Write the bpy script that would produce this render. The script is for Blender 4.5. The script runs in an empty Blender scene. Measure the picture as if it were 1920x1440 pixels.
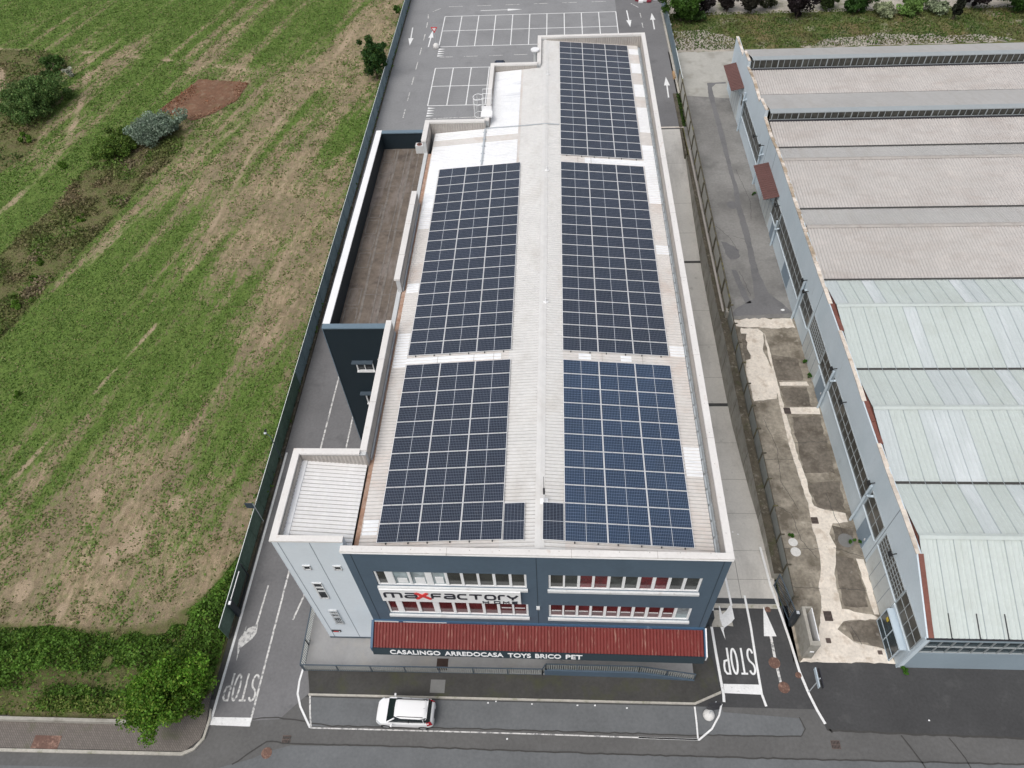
import bpy, math, random
import numpy as np
from mathutils import Matrix, Vector
RAD=math.radians
D=bpy.data; SC=bpy.context.scene; COL=SC.collection
rnd=random.Random(7); RNG=np.random.default_rng(11)
ORG={}
# ------------------------------------------------------------------ helpers
def tag(o,label=None,cat=None,group=None,kind=None):
    if label: o['label']=label
    if cat: o['category']=cat
    if group: o['group']=group
    if kind: o['kind']=kind
    return o
def thing(name,label,cat,loc=(0,0,0),rz=0,group=None):
    o=D.objects.new(name,None); COL.objects.link(o); o.empty_display_size=.3
    o.location=loc; o.rotation_euler=(0,0,rz); ORG[o.name]=Vector(loc)
    return tag(o,label,cat,group)
class MB:
    def __init__(s,warp=None): s.v=[];s.f=[];s.m=[];s.warp=warp
    def add(s,vs,fs,mi=0):
        b=len(s.v); s.v.extend([tuple(p) for p in vs])
        for f in fs: s.f.append(tuple(i+b for i in f)); s.m.append(mi)
    def box(s,x0,x1,y0,y1,z0,z1,mi=0):
        s.add([(x0,y0,z0),(x1,y0,z0),(x1,y1,z0),(x0,y1,z0),(x0,y0,z1),(x1,y0,z1),(x1,y1,z1),(x0,y1,z1)],
              [(0,3,2,1),(4,5,6,7),(0,1,5,4),(1,2,6,5),(2,3,7,6),(3,0,4,7)],mi)
    def poly(s,pts,mi=0): s.add(pts,[tuple(range(len(pts)))],mi)
    def flat(s,pts,z,mi=0):
        p=[(a,b,z) for a,b in pts]
        ar=sum(pts[i][0]*pts[(i+1)%len(pts)][1]-pts[(i+1)%len(pts)][0]*pts[i][1] for i in range(len(pts)))
        s.poly(p if ar>0 else p[::-1],mi)
    def prism(s,pts,z0,z1,mi=0):
        ar=sum(pts[i][0]*pts[(i+1)%len(pts)][1]-pts[(i+1)%len(pts)][0]*pts[i][1] for i in range(len(pts)))
        if ar<0: pts=pts[::-1]
        n=len(pts)
        s.add([(a,b,z0) for a,b in pts]+[(a,b,z1) for a,b in pts],
              [tuple(range(n))[::-1],tuple(range(n,2*n))]+[(i,(i+1)%n,n+(i+1)%n,n+i) for i in range(n)],mi)
    def tube(s,path,r,n=8,mi=0,caps=True):
        path=[Vector(p) for p in path]; rs=r if isinstance(r,(list,tuple)) else [r]*len(path)
        vs=[];fs=[]
        for i,p in enumerate(path):
            d=(path[min(i+1,len(path)-1)]-path[max(i-1,0)]).normalized()
            u=d.cross(Vector((0,0,1)) if abs(d.z)<.9 else Vector((1,0,0))).normalized(); w=d.cross(u)
            for k in range(n):
                a=2*math.pi*k/n; vs.append(p+(u*math.cos(a)+w*math.sin(a))*rs[i])
        for i in range(len(path)-1):
            for k in range(n): fs.append((i*n+k,i*n+(k+1)%n,(i+1)*n+(k+1)%n,(i+1)*n+k))
        if caps: fs.append(tuple(range(n))[::-1]); fs.append(tuple((len(path)-1)*n+k for k in range(n)))
        s.add(vs,fs,mi)
    def disc(s,c,r,z0,z1,n=20,mi=0,sy=1):
        s.prism([(c[0]+r*math.cos(2*math.pi*k/n),c[1]+sy*r*math.sin(2*math.pi*k/n)) for k in range(n)],z0,z1,mi)
    def sphere(s,c,r,nu=20,nv=12,mi=0,zs=1):
        vs=[(c[0],c[1],c[2]+r*zs)];fs=[]
        for j in range(1,nv):
            t=math.pi*j/nv
            for i in range(nu):
                a=2*math.pi*i/nu; vs.append((c[0]+r*math.sin(t)*math.cos(a),c[1]+r*math.sin(t)*math.sin(a),c[2]+r*zs*math.cos(t)))
        vs.append((c[0],c[1],c[2]-r*zs))
        for i in range(nu): fs.append((0,1+i,1+(i+1)%nu))
        for j in range(nv-2):
            for i in range(nu):
                a=1+j*nu+i;b=1+j*nu+(i+1)%nu; fs.append((a,a+nu,b+nu,b))
        e=len(vs)-1;l=1+(nv-2)*nu
        for i in range(nu): fs.append((e,l+(i+1)%nu,l+i))
        s.add(vs,fs,mi)
    def beam(s,a,b,w,h,mi=0):
        a=Vector(a);b=Vector(b);d=(b-a).normalized()
        u=d.cross(Vector((0,0,1)) if abs(d.z)<.95 else Vector((1,0,0))).normalized(); n=u.cross(d).normalized()
        vs=[]
        for p in (a,b):
            for su,sn in ((-1,-1),(1,-1),(1,1),(-1,1)): vs.append(p+u*su*w/2+n*sn*h/2)
        s.add(vs,[(0,1,2,3),(7,6,5,4),(0,4,5,1),(1,5,6,2),(2,6,7,3),(3,7,4,0)],mi)
    def build(s,name,mats,parent=None,smooth=False,bevel=0,local=False,kind=None):
        if s.warp: s.v=[s.warp(p) for p in s.v]
        if not isinstance(mats,(list,tuple)): mats=[mats]
        me=D.meshes.new(name)
        if local: L=Vector((0,0,0))
        elif parent is not None: L=ORG[parent.name]
        else:
            xs=[p[0] for p in s.v];ys=[p[1] for p in s.v];zs=[p[2] for p in s.v]
            L=Vector(((min(xs)+max(xs))/2,(min(ys)+max(ys))/2,min(zs)))
        me.from_pydata([(p[0]-L.x,p[1]-L.y,p[2]-L.z) for p in s.v],[],s.f)
        for m in mats: me.materials.append(m)
        if len(mats)>1: me.polygons.foreach_set('material_index',s.m)
        if smooth: me.polygons.foreach_set('use_smooth',[True]*len(s.f))
        me.update(); o=D.objects.new(name,me); COL.objects.link(o)
        if parent is not None:
            o.parent=parent; ORG[o.name]=ORG[parent.name] if not local else Vector((0,0,0))
        else: o.location=L; ORG[o.name]=L
        if bevel:
            b=o.modifiers.new('bevel','BEVEL'); b.width=bevel; b.segments=2; b.limit_method='ANGLE'
        if kind: o['kind']=kind
        return o
def copy_tree(o,loc=None,rz=None,parent=None):
    c=o.copy(); COL.objects.link(c)
    if parent is not None: c.parent=parent
    if loc is not None: c.location=loc
    if rz is not None: c.rotation_euler=(0,0,rz)
    for ch in list(o.children): copy_tree(ch,parent=c)
    return c
# ------------------------------------------------------------------ materials
def S(r,g,b,k=1.0):
    f=lambda c:(c/255/12.92 if c/255<=.04045 else ((c/255+.055)/1.055)**2.4)*k
    return (f(r),f(g),f(b))
class NT:
    def __init__(s,name):
        s.m=D.materials.new(name); s.m.use_nodes=True; s.t=s.m.node_tree; s.b=s.t.nodes['Principled BSDF']
        s.pos=None
    def n(s,ty,**k):
        o=s.t.nodes.new(ty)
        for a,v in k.items(): setattr(o,a,v)
        return o
    def l(s,a,b): s.t.links.new(a,b)
    def P(s):
        if s.pos is None: s.pos=s.n('ShaderNodeNewGeometry').outputs['Position']
        return s.pos
    def map(s,sc=(1,1,1),rot=(0,0,0),src=None):
        m=s.n('ShaderNodeMapping'); m.inputs['Scale'].default_value=sc; m.inputs['Rotation'].default_value=rot
        s.l(src or s.P(),m.inputs['Vector']); return m.outputs[0]
    def noise(s,scale,vec=None,detail=4,rough=.6,dist=0):
        n=s.n('ShaderNodeTexNoise'); n.inputs['Scale'].default_value=scale; n.inputs['Detail'].default_value=detail
        n.inputs['Roughness'].default_value=rough; n.inputs['Distortion'].default_value=dist
        s.l(vec or s.P(),n.inputs['Vector']); return n.outputs['Fac']
    def rng(s,f,a,b,c=0,d=1):
        n=s.n('ShaderNodeMapRange'); n.inputs[1].default_value=a;n.inputs[2].default_value=b;n.inputs[3].default_value=c;n.inputs[4].default_value=d
        s.l(f,n.inputs[0]); return n.outputs[0]
    def math(s,op,a,b=None):
        n=s.n('ShaderNodeMath',operation=op)
        for i,x in enumerate((a,b)):
            if x is None: continue
            if isinstance(x,(int,float)): n.inputs[i].default_value=x
            else: s.l(x,n.inputs[i])
        return n.outputs[0]
    def mix(s,f,a,b,bt='MIX'):
        n=s.n('ShaderNodeMix',data_type='RGBA',blend_type=bt)
        for i,x in ((0,f),(6,a),(7,b)):
            if isinstance(x,(int,float)): n.inputs[i].default_value=x
            elif isinstance(x,tuple): n.inputs[i].default_value=(*x[:3],1)
            else: s.l(x,n.inputs[i])
        return n.outputs[2]
    def gray(s,f):
        n=s.n('ShaderNodeCombineColor'); [s.l(f,n.inputs[i]) for i in range(3)]; return n.outputs[0]
    def mul(s,c,f): return s.mix(1.0,c,s.gray(f),'MULTIPLY')
    def bump(s,h,dist=.02,st=.6):
        n=s.n('ShaderNodeBump'); n.inputs['Distance'].default_value=dist; n.inputs['Strength'].default_value=st
        s.l(h,n.inputs['Height']); s.l(n.outputs[0],s.b.inputs['Normal'])
def mat(name,col,rough=.75,var=.12,sc=.5,var2=.10,sc2=6,metal=0,spec=.4,stain=None,stain2=None,bump=0,bsc=40,stretch=(1,1,1),k=1.25):
    sc_=lambda c:tuple(min(.86,x*k) for x in c[:3])
    col=sc_(col); stain=stain and (sc_(stain[0]),)+tuple(stain[1:]); stain2=stain2 and (sc_(stain2[0]),)+tuple(stain2[1:])
    t=NT(name); b=t.b; b.inputs['Roughness'].default_value=rough; b.inputs['Metallic'].default_value=metal
    b.inputs['Specular IOR Level'].default_value=spec
    c=col
    if var or var2:
        v=t.map(stretch) if stretch!=(1,1,1) else None
        f=t.math('MULTIPLY',t.rng(t.noise(sc,v),.3,.7,1-var,1+var),t.rng(t.noise(sc2,v),.3,.7,1-var2,1+var2))
        c=t.mul(col,f)
    for stn in (stain,stain2):
        if stn:
            scol,amt,ssc,lo,hi=stn[:5]; sv=t.map(stn[5]) if len(stn)>5 else None
            c=t.mix(t.math('MULTIPLY',t.rng(t.noise(ssc,sv,detail=6,rough=.65),lo,hi),amt),c,scol)
    if isinstance(c,tuple): b.inputs['Base Color'].default_value=(*c,1)
    else: t.l(c,b.inputs['Base Color'])
    if bump: t.bump(t.noise(bsc,detail=3),bump,.5)
    return t.m
M={}
M['asphalt']=mat('asphalt',(0.14,0.1384,0.1408),.9,.14,.15,.10,5,stain=((.06,.06,.062),.5,.5,.55,.75),bump=.004,bsc=60)
M['asphalt_back']=mat('asphalt_back',(.205,.206,.209),.9,.10,.12,.08,4,stain=((.155,.155,.158),.6,.4,.52,.72),bump=.004,bsc=60)  # older, paler back lot; distance haze and sky glance put into the colour
M['asphalt_dark']=mat('asphalt_dark',(0.0496,0.0496,0.0504),.88,.16,.25,.12,6,stain=((.10,.10,.098),.5,.6,.55,.75),bump=.004,bsc=60)
M['asphalt_walk']=mat('asphalt_walk',(0.048,0.0464,0.0432),.9,.18,.35,.12,6,stain=((.055,.060,.025),.6,.6,.5,.68),bump=.004,bsc=60)
M['asphalt_street']=mat('asphalt_street',(0.0976,0.096,0.0936),.9,.12,.2,.10,5,stain=((.12,.12,.12),.5,.8,.55,.75),bump=.004,bsc=60)
M['asphalt_light']=mat('asphalt_light',(0.1144,0.1192,0.1224),.9,.12,.3,.10,5,stain=((.13,.135,.14),.6,.7,.5,.7),bump=.004,bsc=60)
M['asphalt_yard']=mat('asphalt_yard',(0.204,0.1984,0.1888),.9,.22,.18,.12,4,stain=((.115,.112,.108),.8,.14,.50,.64),bump=.004,bsc=60)
M['concrete_lane']=mat('concrete_lane',(0.48,0.46,0.424),.85,.08,.25,.06,6,stain=((.19,.18,.165),.55,.3,.52,.72,(1,.25,1)),stain2=((.14,.13,.12),.5,1.2,.62,.75))
M['yard_concrete']=mat('yard_concrete',(.25,.222,.18),.9,.25,.35,.25,3,stain=((.095,.08,.06),.85,.45,.46,.62),stain2=((.42,.38,.32),.6,1.3,.58,.72),bump=.006,bsc=30)
M['yard_dark']=mat('yard_dark',(.14,.122,.10),.92,.25,.6,.25,4,stain=((.07,.058,.045),.8,.8,.48,.62),stain2=((.30,.28,.25),.55,1.6,.6,.72),bump=.006,bsc=30)
M['yard_light']=mat('yard_light',(.60,.545,.475),.88,.12,.8,.12,5,stain=((.38,.31,.24),.7,1.1,.52,.68),stain2=((.22,.19,.15),.6,3,.62,.72))
M['paving']=mat('paving',(0.24,0.2384,0.236),.8,.10,.4,.05,5,stain=((.30,.28,.25),.5,.5,.5,.7))
M['white_paint']=mat('white_paint',(0.64,0.64,0.632),.7,.08,1,.06,8,stain=((.25,.25,.25),.75,5,.6,.72))
M['worn_paint']=mat('worn_paint',(.55,.54,.52),.75,.12,1,.1,8,stain=((.18,.18,.18),.95,4,.48,.6))
M['seam']=mat('seam',(0.048,0.0464,0.044),.9,.1,1,.1,5)
M['kerb']=mat('kerb',(.36,.34,.30),.85,.12,.8,.12,6,stain=((.12,.13,.05),.7,1.4,.55,.7))
M['coping']=mat('coping',(0.592,0.572,0.548),.5,.05,.5,.04,6,stain=((.42,.34,.28),.55,2.2,.6,.75,(1,.5,1)),stain2=((.30,.24,.2),.7,9,.68,.76))
M['wing_coping']=mat('wing_coping',(.76,.79,.80),.45,.04,.5,.03,6)
M['lining']=mat('lining',(0.336,0.312,0.288),.6,.08,.5,.08,6,stain=((.2,.17,.15),.6,1.2,.55,.72,(1,1,.3)))
M['roof']=mat('roof',(0.528,0.504,0.48),.6,.06,.3,.05,4,stain=((.45,.355,.30),.6,.35,.5,.7),stain2=((.28,.25,.22),.5,10,.7,.78))
M['roof_mid']=mat('roof_mid',(0.544,0.536,0.52),.6,.06,.3,.05,4,stain=((.38,.355,.32),.55,.3,.5,.72,(1.5,1,1)),stain2=((.25,.23,.2),.5,10,.72,.78))
M['roof_white']=mat('roof_white',(0.672,0.68,0.688),.5,.05,.4,.04,4,stain=((.40,.41,.45),.6,.9,.58,.72,(.25,1.8,1)))
M['roof_tower']=mat('roof_tower',(0.608,0.6,0.592),.55,.05,.4,.04,5,stain=((.74,.74,.73),.6,.4,.5,.65,(1.5,.3,1)))
M['rust']=mat('rust',(.30,.18,.125),.85,.15,1,.15,6,stain=((.42,.33,.27),.7,1.5,.45,.65))
M['gutter']=mat('gutter',(.33,.36,.38),.5,.1,1,.08,6,stain=((.2,.16,.12),.5,1.5,.55,.7))
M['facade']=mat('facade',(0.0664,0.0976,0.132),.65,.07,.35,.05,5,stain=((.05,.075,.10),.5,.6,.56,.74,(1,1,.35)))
M['facade_joint']=mat('facade_joint',(.03,.045,.06),.8,0,1,0,1)
M['tower']=mat('tower',(0.552,0.596,0.632),.6,.03,.3,.02,5,stain=((.50,.57,.63),.5,.5,.5,.7,(1,1,.3)))
M['joint_grey']=mat('joint_grey',(.22,.25,.28),.8,0,1,0,1)
M['wall_grey']=mat('wall_grey',(.45,.46,.46),.8,.06,.4,.05,5)
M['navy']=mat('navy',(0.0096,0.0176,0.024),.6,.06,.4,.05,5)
M['navy_trim']=mat('navy_trim',(.12,.17,.21),.5,.05,.4,.05,5)
M['felt']=mat('felt',(0.132,0.108,0.088),.92,.2,.5,.18,3,stain=((.19,.165,.15),.8,.7,.5,.64,(1.6,.35,1)),stain2=((.065,.052,.045),.7,.9,.54,.68),bump=.01,bsc=8)
M['felt_seam']=mat('felt_seam',(0.16,0.1424,0.1264),.92,.2,1.5,.2,4)
M['roof_groove']=mat('roof_groove',(0.32,0.308,0.296),.8,.15,.6,.1,5)
M['red_groove']=mat('red_groove',(0.108,0.0144,0.0112),.8,.1,.6,.1,5)
M['brown_groove']=mat('brown_groove',(.03,.016,.015),.8,.1,.6,.1,5)
M['fac_groove']=mat('fac_groove',(.30,.285,.27),.85,.1,.6,.1,5)
M['red_sheet']=mat('red_sheet',(0.132,0.016,0.0128),.6,.08,.4,.06,5,stain=((.30,.17,.13),.7,1.6,.56,.70,(4,.35,1)))
M['blue_trim']=mat('blue_trim',(0.04,0.088,0.152),.5,.08,1,.05,6,stain=((.30,.36,.42),.5,.8,.6,.7))
M['dark_fascia']=mat('dark_fascia',(.022,.036,.045),.5,.05,1,.05,6)
M['white_metal']=mat('white_metal',(.70,.71,.73),.45,.04,1,.03,6)
M['letter_white']=mat('letter_white',(.78,.78,.78),.5,0,1,0,6)
M['letter_dark']=mat('letter_dark',(.012,.014,.022),.45,0,1,0,6)
M['letter_red']=mat('letter_red',(.55,.035,.035),.45,0,1,0,6)
M['sign_white']=mat('sign_white',(.72,.73,.76),.4,.03,1,.02,6)
M['sill']=mat('sill',(.55,.56,.56),.6,.05,1,.05,6,stain=((.3,.28,.25),.5,2,.55,.7))
def glass(name,col,rough=.12):
    t=NT(name); t.b.inputs['Roughness'].default_value=rough; t.b.inputs['Specular IOR Level'].default_value=.5
    c=t.mix(t.rng(t.noise(1.3,detail=5),.4,.65),col,tuple(x*2.1 for x in col)); t.l(c,t.b.inputs['Base Color']); return t.m
M['glass_olive']=glass('glass_olive',(.020,.021,.017)); M['glass_red']=glass('glass_red',(.055,.010,.012)); M['glass_redbright']=glass('glass_redbright',(.085,.010,.012))
M['glass_pale']=glass('glass_pale',(.16,.20,.21)); M['glass_grey']=glass('glass_grey',(.030,.034,.032)); M['glass_dark']=glass('glass_dark',(.012,.015,.018))
M['glass_factory']=glass('glass_factory',(.033,.033,.028),.3); M['glass_blue']=glass('glass_blue',(.018,.032,.04),.2)
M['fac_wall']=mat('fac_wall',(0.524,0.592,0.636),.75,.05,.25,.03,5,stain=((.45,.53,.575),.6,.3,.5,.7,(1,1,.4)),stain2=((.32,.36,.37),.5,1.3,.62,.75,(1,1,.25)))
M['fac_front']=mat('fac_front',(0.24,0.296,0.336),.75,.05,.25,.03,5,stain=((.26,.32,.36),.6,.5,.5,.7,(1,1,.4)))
M['fac_door']=mat('fac_door',(.21,.27,.33),.55,.05,.5,.04,5)
M['fac_garage']=mat('fac_garage',(.47,.50,.50),.6,.05,.4,.04,5,stain=((.36,.37,.35),.6,.8,.5,.68))
M['fac_frame']=mat('fac_frame',(0.272,0.296,0.304),.6,.04,1,.04,6)
M['fac_coping_pale']=mat('fac_coping_pale',(.56,.50,.43),.9,.15,.8,.15,4,stain=((.30,.22,.15),.7,1.2,.56,.7))
M['fac_coping']=mat('fac_coping',(0.32,0.256,0.188),.9,.2,.8,.2,4,stain=((.66,.60,.54),.9,.55,.44,.58),stain2=((.17,.14,.09),.7,1.6,.6,.72))
M['fac_roof']=mat('fac_roof',(0.408,0.384,0.364),.85,.07,.2,.06,3,stain=((.34,.30,.275),.6,.35,.48,.66,(1,2.5,1)),stain2=((.50,.46,.43),.5,.6,.55,.7))
M['fac_roof_far']=mat('fac_roof_far',(0.352,0.344,0.332),.85,.06,.2,.05,3,stain=((.30,.28,.255),.5,.4,.5,.7,(3,.5,1)))
M['fac_white_sheet']=mat('fac_white_sheet',(0.424,0.46,0.46),.6,.04,.3,.03,5,stain=((.62,.64,.66),.5,.5,.5,.7,(1,.2,1)))
M['fac_white']=mat('fac_white',(0.424,0.464,0.444),.55,.05,.2,.04,4,stain=((.36,.39,.355),.5,.35,.5,.7),stain2=((.30,.28,.22),.6,2.2,.68,.75))
M['brown_trim']=mat('brown_trim',(.16,.065,.05),.8,.15,1,.12,6)
M['brown_trim2']=mat('brown_dark',(.04,.025,.02),.8,.15,1,.12,6)
M['brown_sheet']=mat('brown_sheet',(0.104,0.0496,0.044),.65,.1,.6,.08,5)
M['black']=mat('black',(.012,.012,.012),.7,.1,1,.1,6)
M['pipe']=mat('pipe',(.42,.49,.54),.5,.05,1,.04,6)
M['retwall']=mat('retwall',(.30,.285,.25),.9,.12,.4,.12,3,stain=((.16,.15,.12),.7,.9,.48,.66,(1,1,.5)),bump=.006,bsc=20)
M['mosswall']=mat('mosswall',(.075,.065,.048),.95,.25,.8,.3,4,stain=((.20,.185,.155),.8,2.5,.56,.68),stain2=((.05,.06,.02),.6,1.2,.55,.7),bump=.01,bsc=15)
M['fence_panel']=mat('fence_panel',(0.4,0.388,0.352),.85,.08,.5,.06,4,stain=((.22,.215,.18),.5,1,.52,.7))
M['fence_panel2']=mat('fence_panel2',(0.24,0.248,0.232),.8,.08,.5,.06,4,stain=((.15,.155,.135),.5,1,.52,.7))
M['fence_post']=mat('fence_post',(0.08,0.072,0.052),.85,.15,1,.15,5,stain=((.22,.20,.07),.7,1.5,.52,.66))
def mesh_mat(name,a,b):
    t=NT(name); c=t.mix(t.rng(t.noise(.5,detail=4),.4,.65),a,b); c=t.mul(c,t.rng(t.noise(5,detail=3),.3,.7,.85,1.15)); t.l(c,t.b.inputs['Base Color']); t.b.inputs['Roughness'].default_value=.7
    tr=t.n('ShaderNodeBsdfTranslucent'); t.l(c,tr.inputs['Color']); mx=t.n('ShaderNodeMixShader'); mx.inputs[0].default_value=.5
    t.l(t.b.outputs[0],mx.inputs[1]); t.l(tr.outputs[0],mx.inputs[2]); t.l(mx.outputs[0],t.t.nodes['Material Output'].inputs['Surface']); return t.m
M['mesh_green']=mesh_mat('mesh_green',(.20,.28,.24),(.15,.225,.19)); M['mesh_blue']=mesh_mat('mesh_blue',(.30,.38,.42),(.34,.42,.46))
M['rail_white']=mat('rail_white',(.62,.65,.62),.5,0,1,0,5)
M['railing']=mat('railing',(.055,.075,.095),.5,.05,1,.05,5)
M['slat']=mat('slat',(.26,.27,.255),.6,.1,2,.1,8,stain=((.12,.13,.09),.6,2,.5,.66))
M['rust_plate']=mat('rust_plate',(0.12,0.068,0.052),.8,.12,2,.1,8,stain=((.32,.2,.15),.6,4,.5,.65))
M['grate']=mat('grate',(.10,.075,.065),.7,.15,4,.1,9)
M['plate_grey']=mat('plate_grey',(.15,.15,.145),.7,.08,1,.06,6)
M['gate_dark']=mat('gate_dark',(.02,.026,.032),.5,.05,1,.05,5)
M['brick_pave']=mat('brick_pave',(.235,.205,.18),.9,.12,.6,.15,5,stain=((.12,.12,.07),.6,.8,.54,.7))
M['stone']=mat('stone',(.55,.54,.52),.8,.08,1.5,.08,8)
M['car_white']=mat('car_white',(.80,.82,.83),.22,0,1,0,1,spec=.6)
M['car_glass']=mat('car_glass',(.012,.018,.020),.06,0,1,0,1,spec=.7)
M['tyre']=mat('tyre',(.018,.018,.018),.9,0,1,0,1); M['rim']=mat('rim',(.35,.36,.37),.35,0,1,0,1,metal=.7)
M['tail']=mat('tail',(.30,.008,.015),.2,0,1,0,1); M['car_black']=mat('car_black',(.015,.015,.016),.5,0,1,0,1)
M['headlight']=mat('headlight',(.5,.53,.55),.12,0,1,0,1)
M['car_navy']=mat('car_navy',(.012,.02,.045),.2,0,1,0,1)
M['alu']=mat('alu',(.72,.73,.75),.4,.03,3,.02,9,metal=.2)
M['galv']=mat('galv',(.45,.48,.50),.45,.06,2,.05,8,metal=.3)
M['bark']=mat('bark',(.09,.07,.05),.95,.2,2,.2,9)
M['mast_dark']=mat('mast_dark',(.03,.03,.035),.5,0,1,0,1)
M['yellow']=mat('yellow',(.45,.33,.03),.6,.05,2,.05,6)
M['cardboard']=mat('cardboard',(.34,.22,.12),.9,.1,2,.1,6)
M['red_cloth']=mat('red_cloth',(.19,.02,.035),.8,.1,2,.1,6)
M['gravel']=mat('gravel',(.32,.29,.25),.95,.15,.4,.25,5,stain=((.10,.115,.045),.75,.35,.5,.66),bump=.02,bsc=12)
M['plot_soil']=mat('plot_soil',(0.14,0.0736,0.044),.95,.15,.6,.2,4,stain=((.13,.11,.05),.6,.8,.56,.7),stain2=((.21,.15,.10),.7,1.5,.52,.68),bump=.03,bsc=6)
M['litter']=mat('litter',(.75,.75,.74),.7,0,1,0,1)
def foliage_mat():
    t=NT('leaf'); a=t.n('ShaderNodeAttribute',attribute_name='Col'); t.l(a.outputs['Color'],t.b.inputs['Base Color'])
    t.b.inputs['Roughness'].default_value=.6; t.b.inputs['Specular IOR Level'].default_value=.25
    tr=t.n('ShaderNodeBsdfTranslucent'); t.l(a.outputs['Color'],tr.inputs['Color'])
    mx=t.n('ShaderNodeMixShader'); mx.inputs[0].default_value=.25
    out=t.t.nodes['Material Output']; t.l(t.b.outputs[0],mx.inputs[1]); t.l(tr.outputs[0],mx.inputs[2]); t.l(mx.outputs[0],out.inputs['Surface'])
    return t.m
M['leaf']=foliage_mat()
def panel_mat(nm,A,B,LC,lf):
    t=NT(nm); b=t.b
    tc=t.n('ShaderNodeTexCoord').outputs['Object']; sp=t.n('ShaderNodeSeparateXYZ'); t.l(tc,sp.inputs[0])
    def lines(sock,pitch,w):
        f=t.math('FRACT',t.math('DIVIDE',sock,pitch)); d=t.math('ABSOLUTE',t.math('SUBTRACT',f,.5))
        return t.math('GREATER_THAN',d,.5-w/pitch/2)
    x,y=sp.outputs[0],sp.outputs[1]
    ln=t.math('MAXIMUM',lines(x,.0925,.011),lines(y,.1835,.014))
    oi=t.n('ShaderNodeObjectInfo').outputs['Random']
    base=t.mix(oi,A,B); base=t.mix(t.rng(t.noise(.6,detail=2),.35,.65,0,.4),base,tuple(q*1.7 for q in A))
    c=t.mix(t.math('MULTIPLY',ln,lf),base,LC); c=t.mix(t.math('LESS_THAN',t.math('ABSOLUTE',x),.013),c,(.60,.63,.68))
    c=t.mix(t.math('MULTIPLY',t.rng(t.noise(2.5,detail=6,rough=.7),.60,.75),.12),c,(.30,.28,.26))
    t.l(c,b.inputs['Base Color']); b.inputs['Roughness'].default_value=.35; b.inputs['Specular IOR Level'].default_value=.3
    b.inputs['Coat Weight'].default_value=.45; b.inputs['Coat Roughness'].default_value=.10; b.inputs['Coat IOR'].default_value=1.33
    return t.m
M['cells_blue']=panel_mat('solar_cells_blue',(.014,.030,.062),(.020,.036,.066),(.27,.34,.46),.7)  # bluer cells for front right array; its sky reflection is put into the colour
M['cells']=panel_mat('solar_cells',(.010,.016,.030),(.014,.021,.038),(.26,.29,.35),.72)

def brick_pave_mat():
    t=NT('brick_pavement'); br=t.n('ShaderNodeTexBrick'); t.l(t.map((1,1,1),(0,0,.8)),br.inputs['Vector'])
    for k,v in (('Scale',1.0),('Mortar Size',.012),('Brick Width',.22),('Row Height',.11)): br.inputs[k].default_value=v
    br.inputs['Color1'].default_value=(.195,.17,.15,1); br.inputs['Color2'].default_value=(.155,.135,.12,1); br.inputs['Mortar'].default_value=(.10,.09,.08,1)
    c=t.mix(t.math('MULTIPLY',t.rng(t.noise(.8,detail=5),.55,.7),.6),br.outputs[0],(.10,.105,.06))
    t.l(c,t.b.inputs['Base Color']); t.b.inputs['Roughness'].default_value=.9; return t.m
M['brick_pave']=brick_pave_mat()
def field_mat():
    t=NT('field_ground'); a=t.n('ShaderNodeAttribute',attribute_name='Mask'); sp=t.n('ShaderNodeSeparateColor'); t.l(a.outputs['Color'],sp.inputs[0])
    g,r,p=sp.outputs[0],sp.outputs[1],sp.outputs[2]
    st=t.map((1.6,.26,1),(0,0,RAD(14)))
    n1=t.noise(1.0,st,7,.72); n2=t.noise(1.5,None,7,.8); n3=t.noise(6,None,4,.8); n4=t.noise(.22,None,5,.65); n5=t.noise(3.2,t.map((1,.5,1),(0,0,RAD(20))),5,.75)
    tan=t.mix(t.rng(n1,.38,.62),(.28,.21,.135),(.46,.355,.24)); tan=t.mix(t.rng(n4,.42,.62,0,.75),tan,(.235,.19,.125))
    tan=t.mix(t.rng(n5,.46,.62,0,.8),tan,(.20,.20,.095)); tan=t.mix(t.rng(n3,.58,.75,0,.55),tan,(.15,.135,.07))
    tan=t.mul(tan,t.rng(n2,.3,.7,.75,1.25))
    gr=t.mix(t.rng(n3,.35,.65),(.085,.140,.026),(.155,.235,.060)); gr=t.mix(t.rng(n4,.42,.62,0,.5),gr,(.155,.200,.060)); gr=t.mul(gr,t.rng(n5,.3,.7,.7,1.3))
    v=t.math('ADD',t.math('MULTIPLY',n1,.45),t.math('MULTIPLY',n2,.45)); v=t.math('ADD',v,t.math('MULTIPLY',n5,.75))
    thr=t.math('SUBTRACT',t.math('ADD',v,g),1.345)
    row=t.noise(1.0,t.map((5.5,.5,1),(0,0,RAD(15))),3,.6); thr=t.math('ADD',thr,t.math('MULTIPLY',t.math('SUBTRACT',row,.5),.45))
    fg=t.rng(thr,-.13,.13)
    c=t.mix(fg,tan,gr)
    ro=t.mix(t.rng(n2,.38,.62),(.185,.155,.085),(.115,.145,.045)); ro=t.mul(ro,t.rng(n3,.3,.7,.7,1.25))
    c=t.mix(t.rng(t.math('ADD',r,t.math('MULTIPLY',t.math('SUBTRACT',n2,.5),.9)),.35,.65),c,ro)
    c=t.mix(t.rng(t.math('ADD',p,t.math('MULTIPLY',t.math('SUBTRACT',n2,.5),.5)),.4,.6),c,(.42,.325,.225))
    t.l(c,t.b.inputs['Base Color']); t.b.inputs['Roughness'].default_value=.95; t.b.inputs['Specular IOR Level'].default_value=.1
    t.bump(t.math('ADD',n3,n2),.12,.7); return t.m
M['field']=field_mat()
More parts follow.
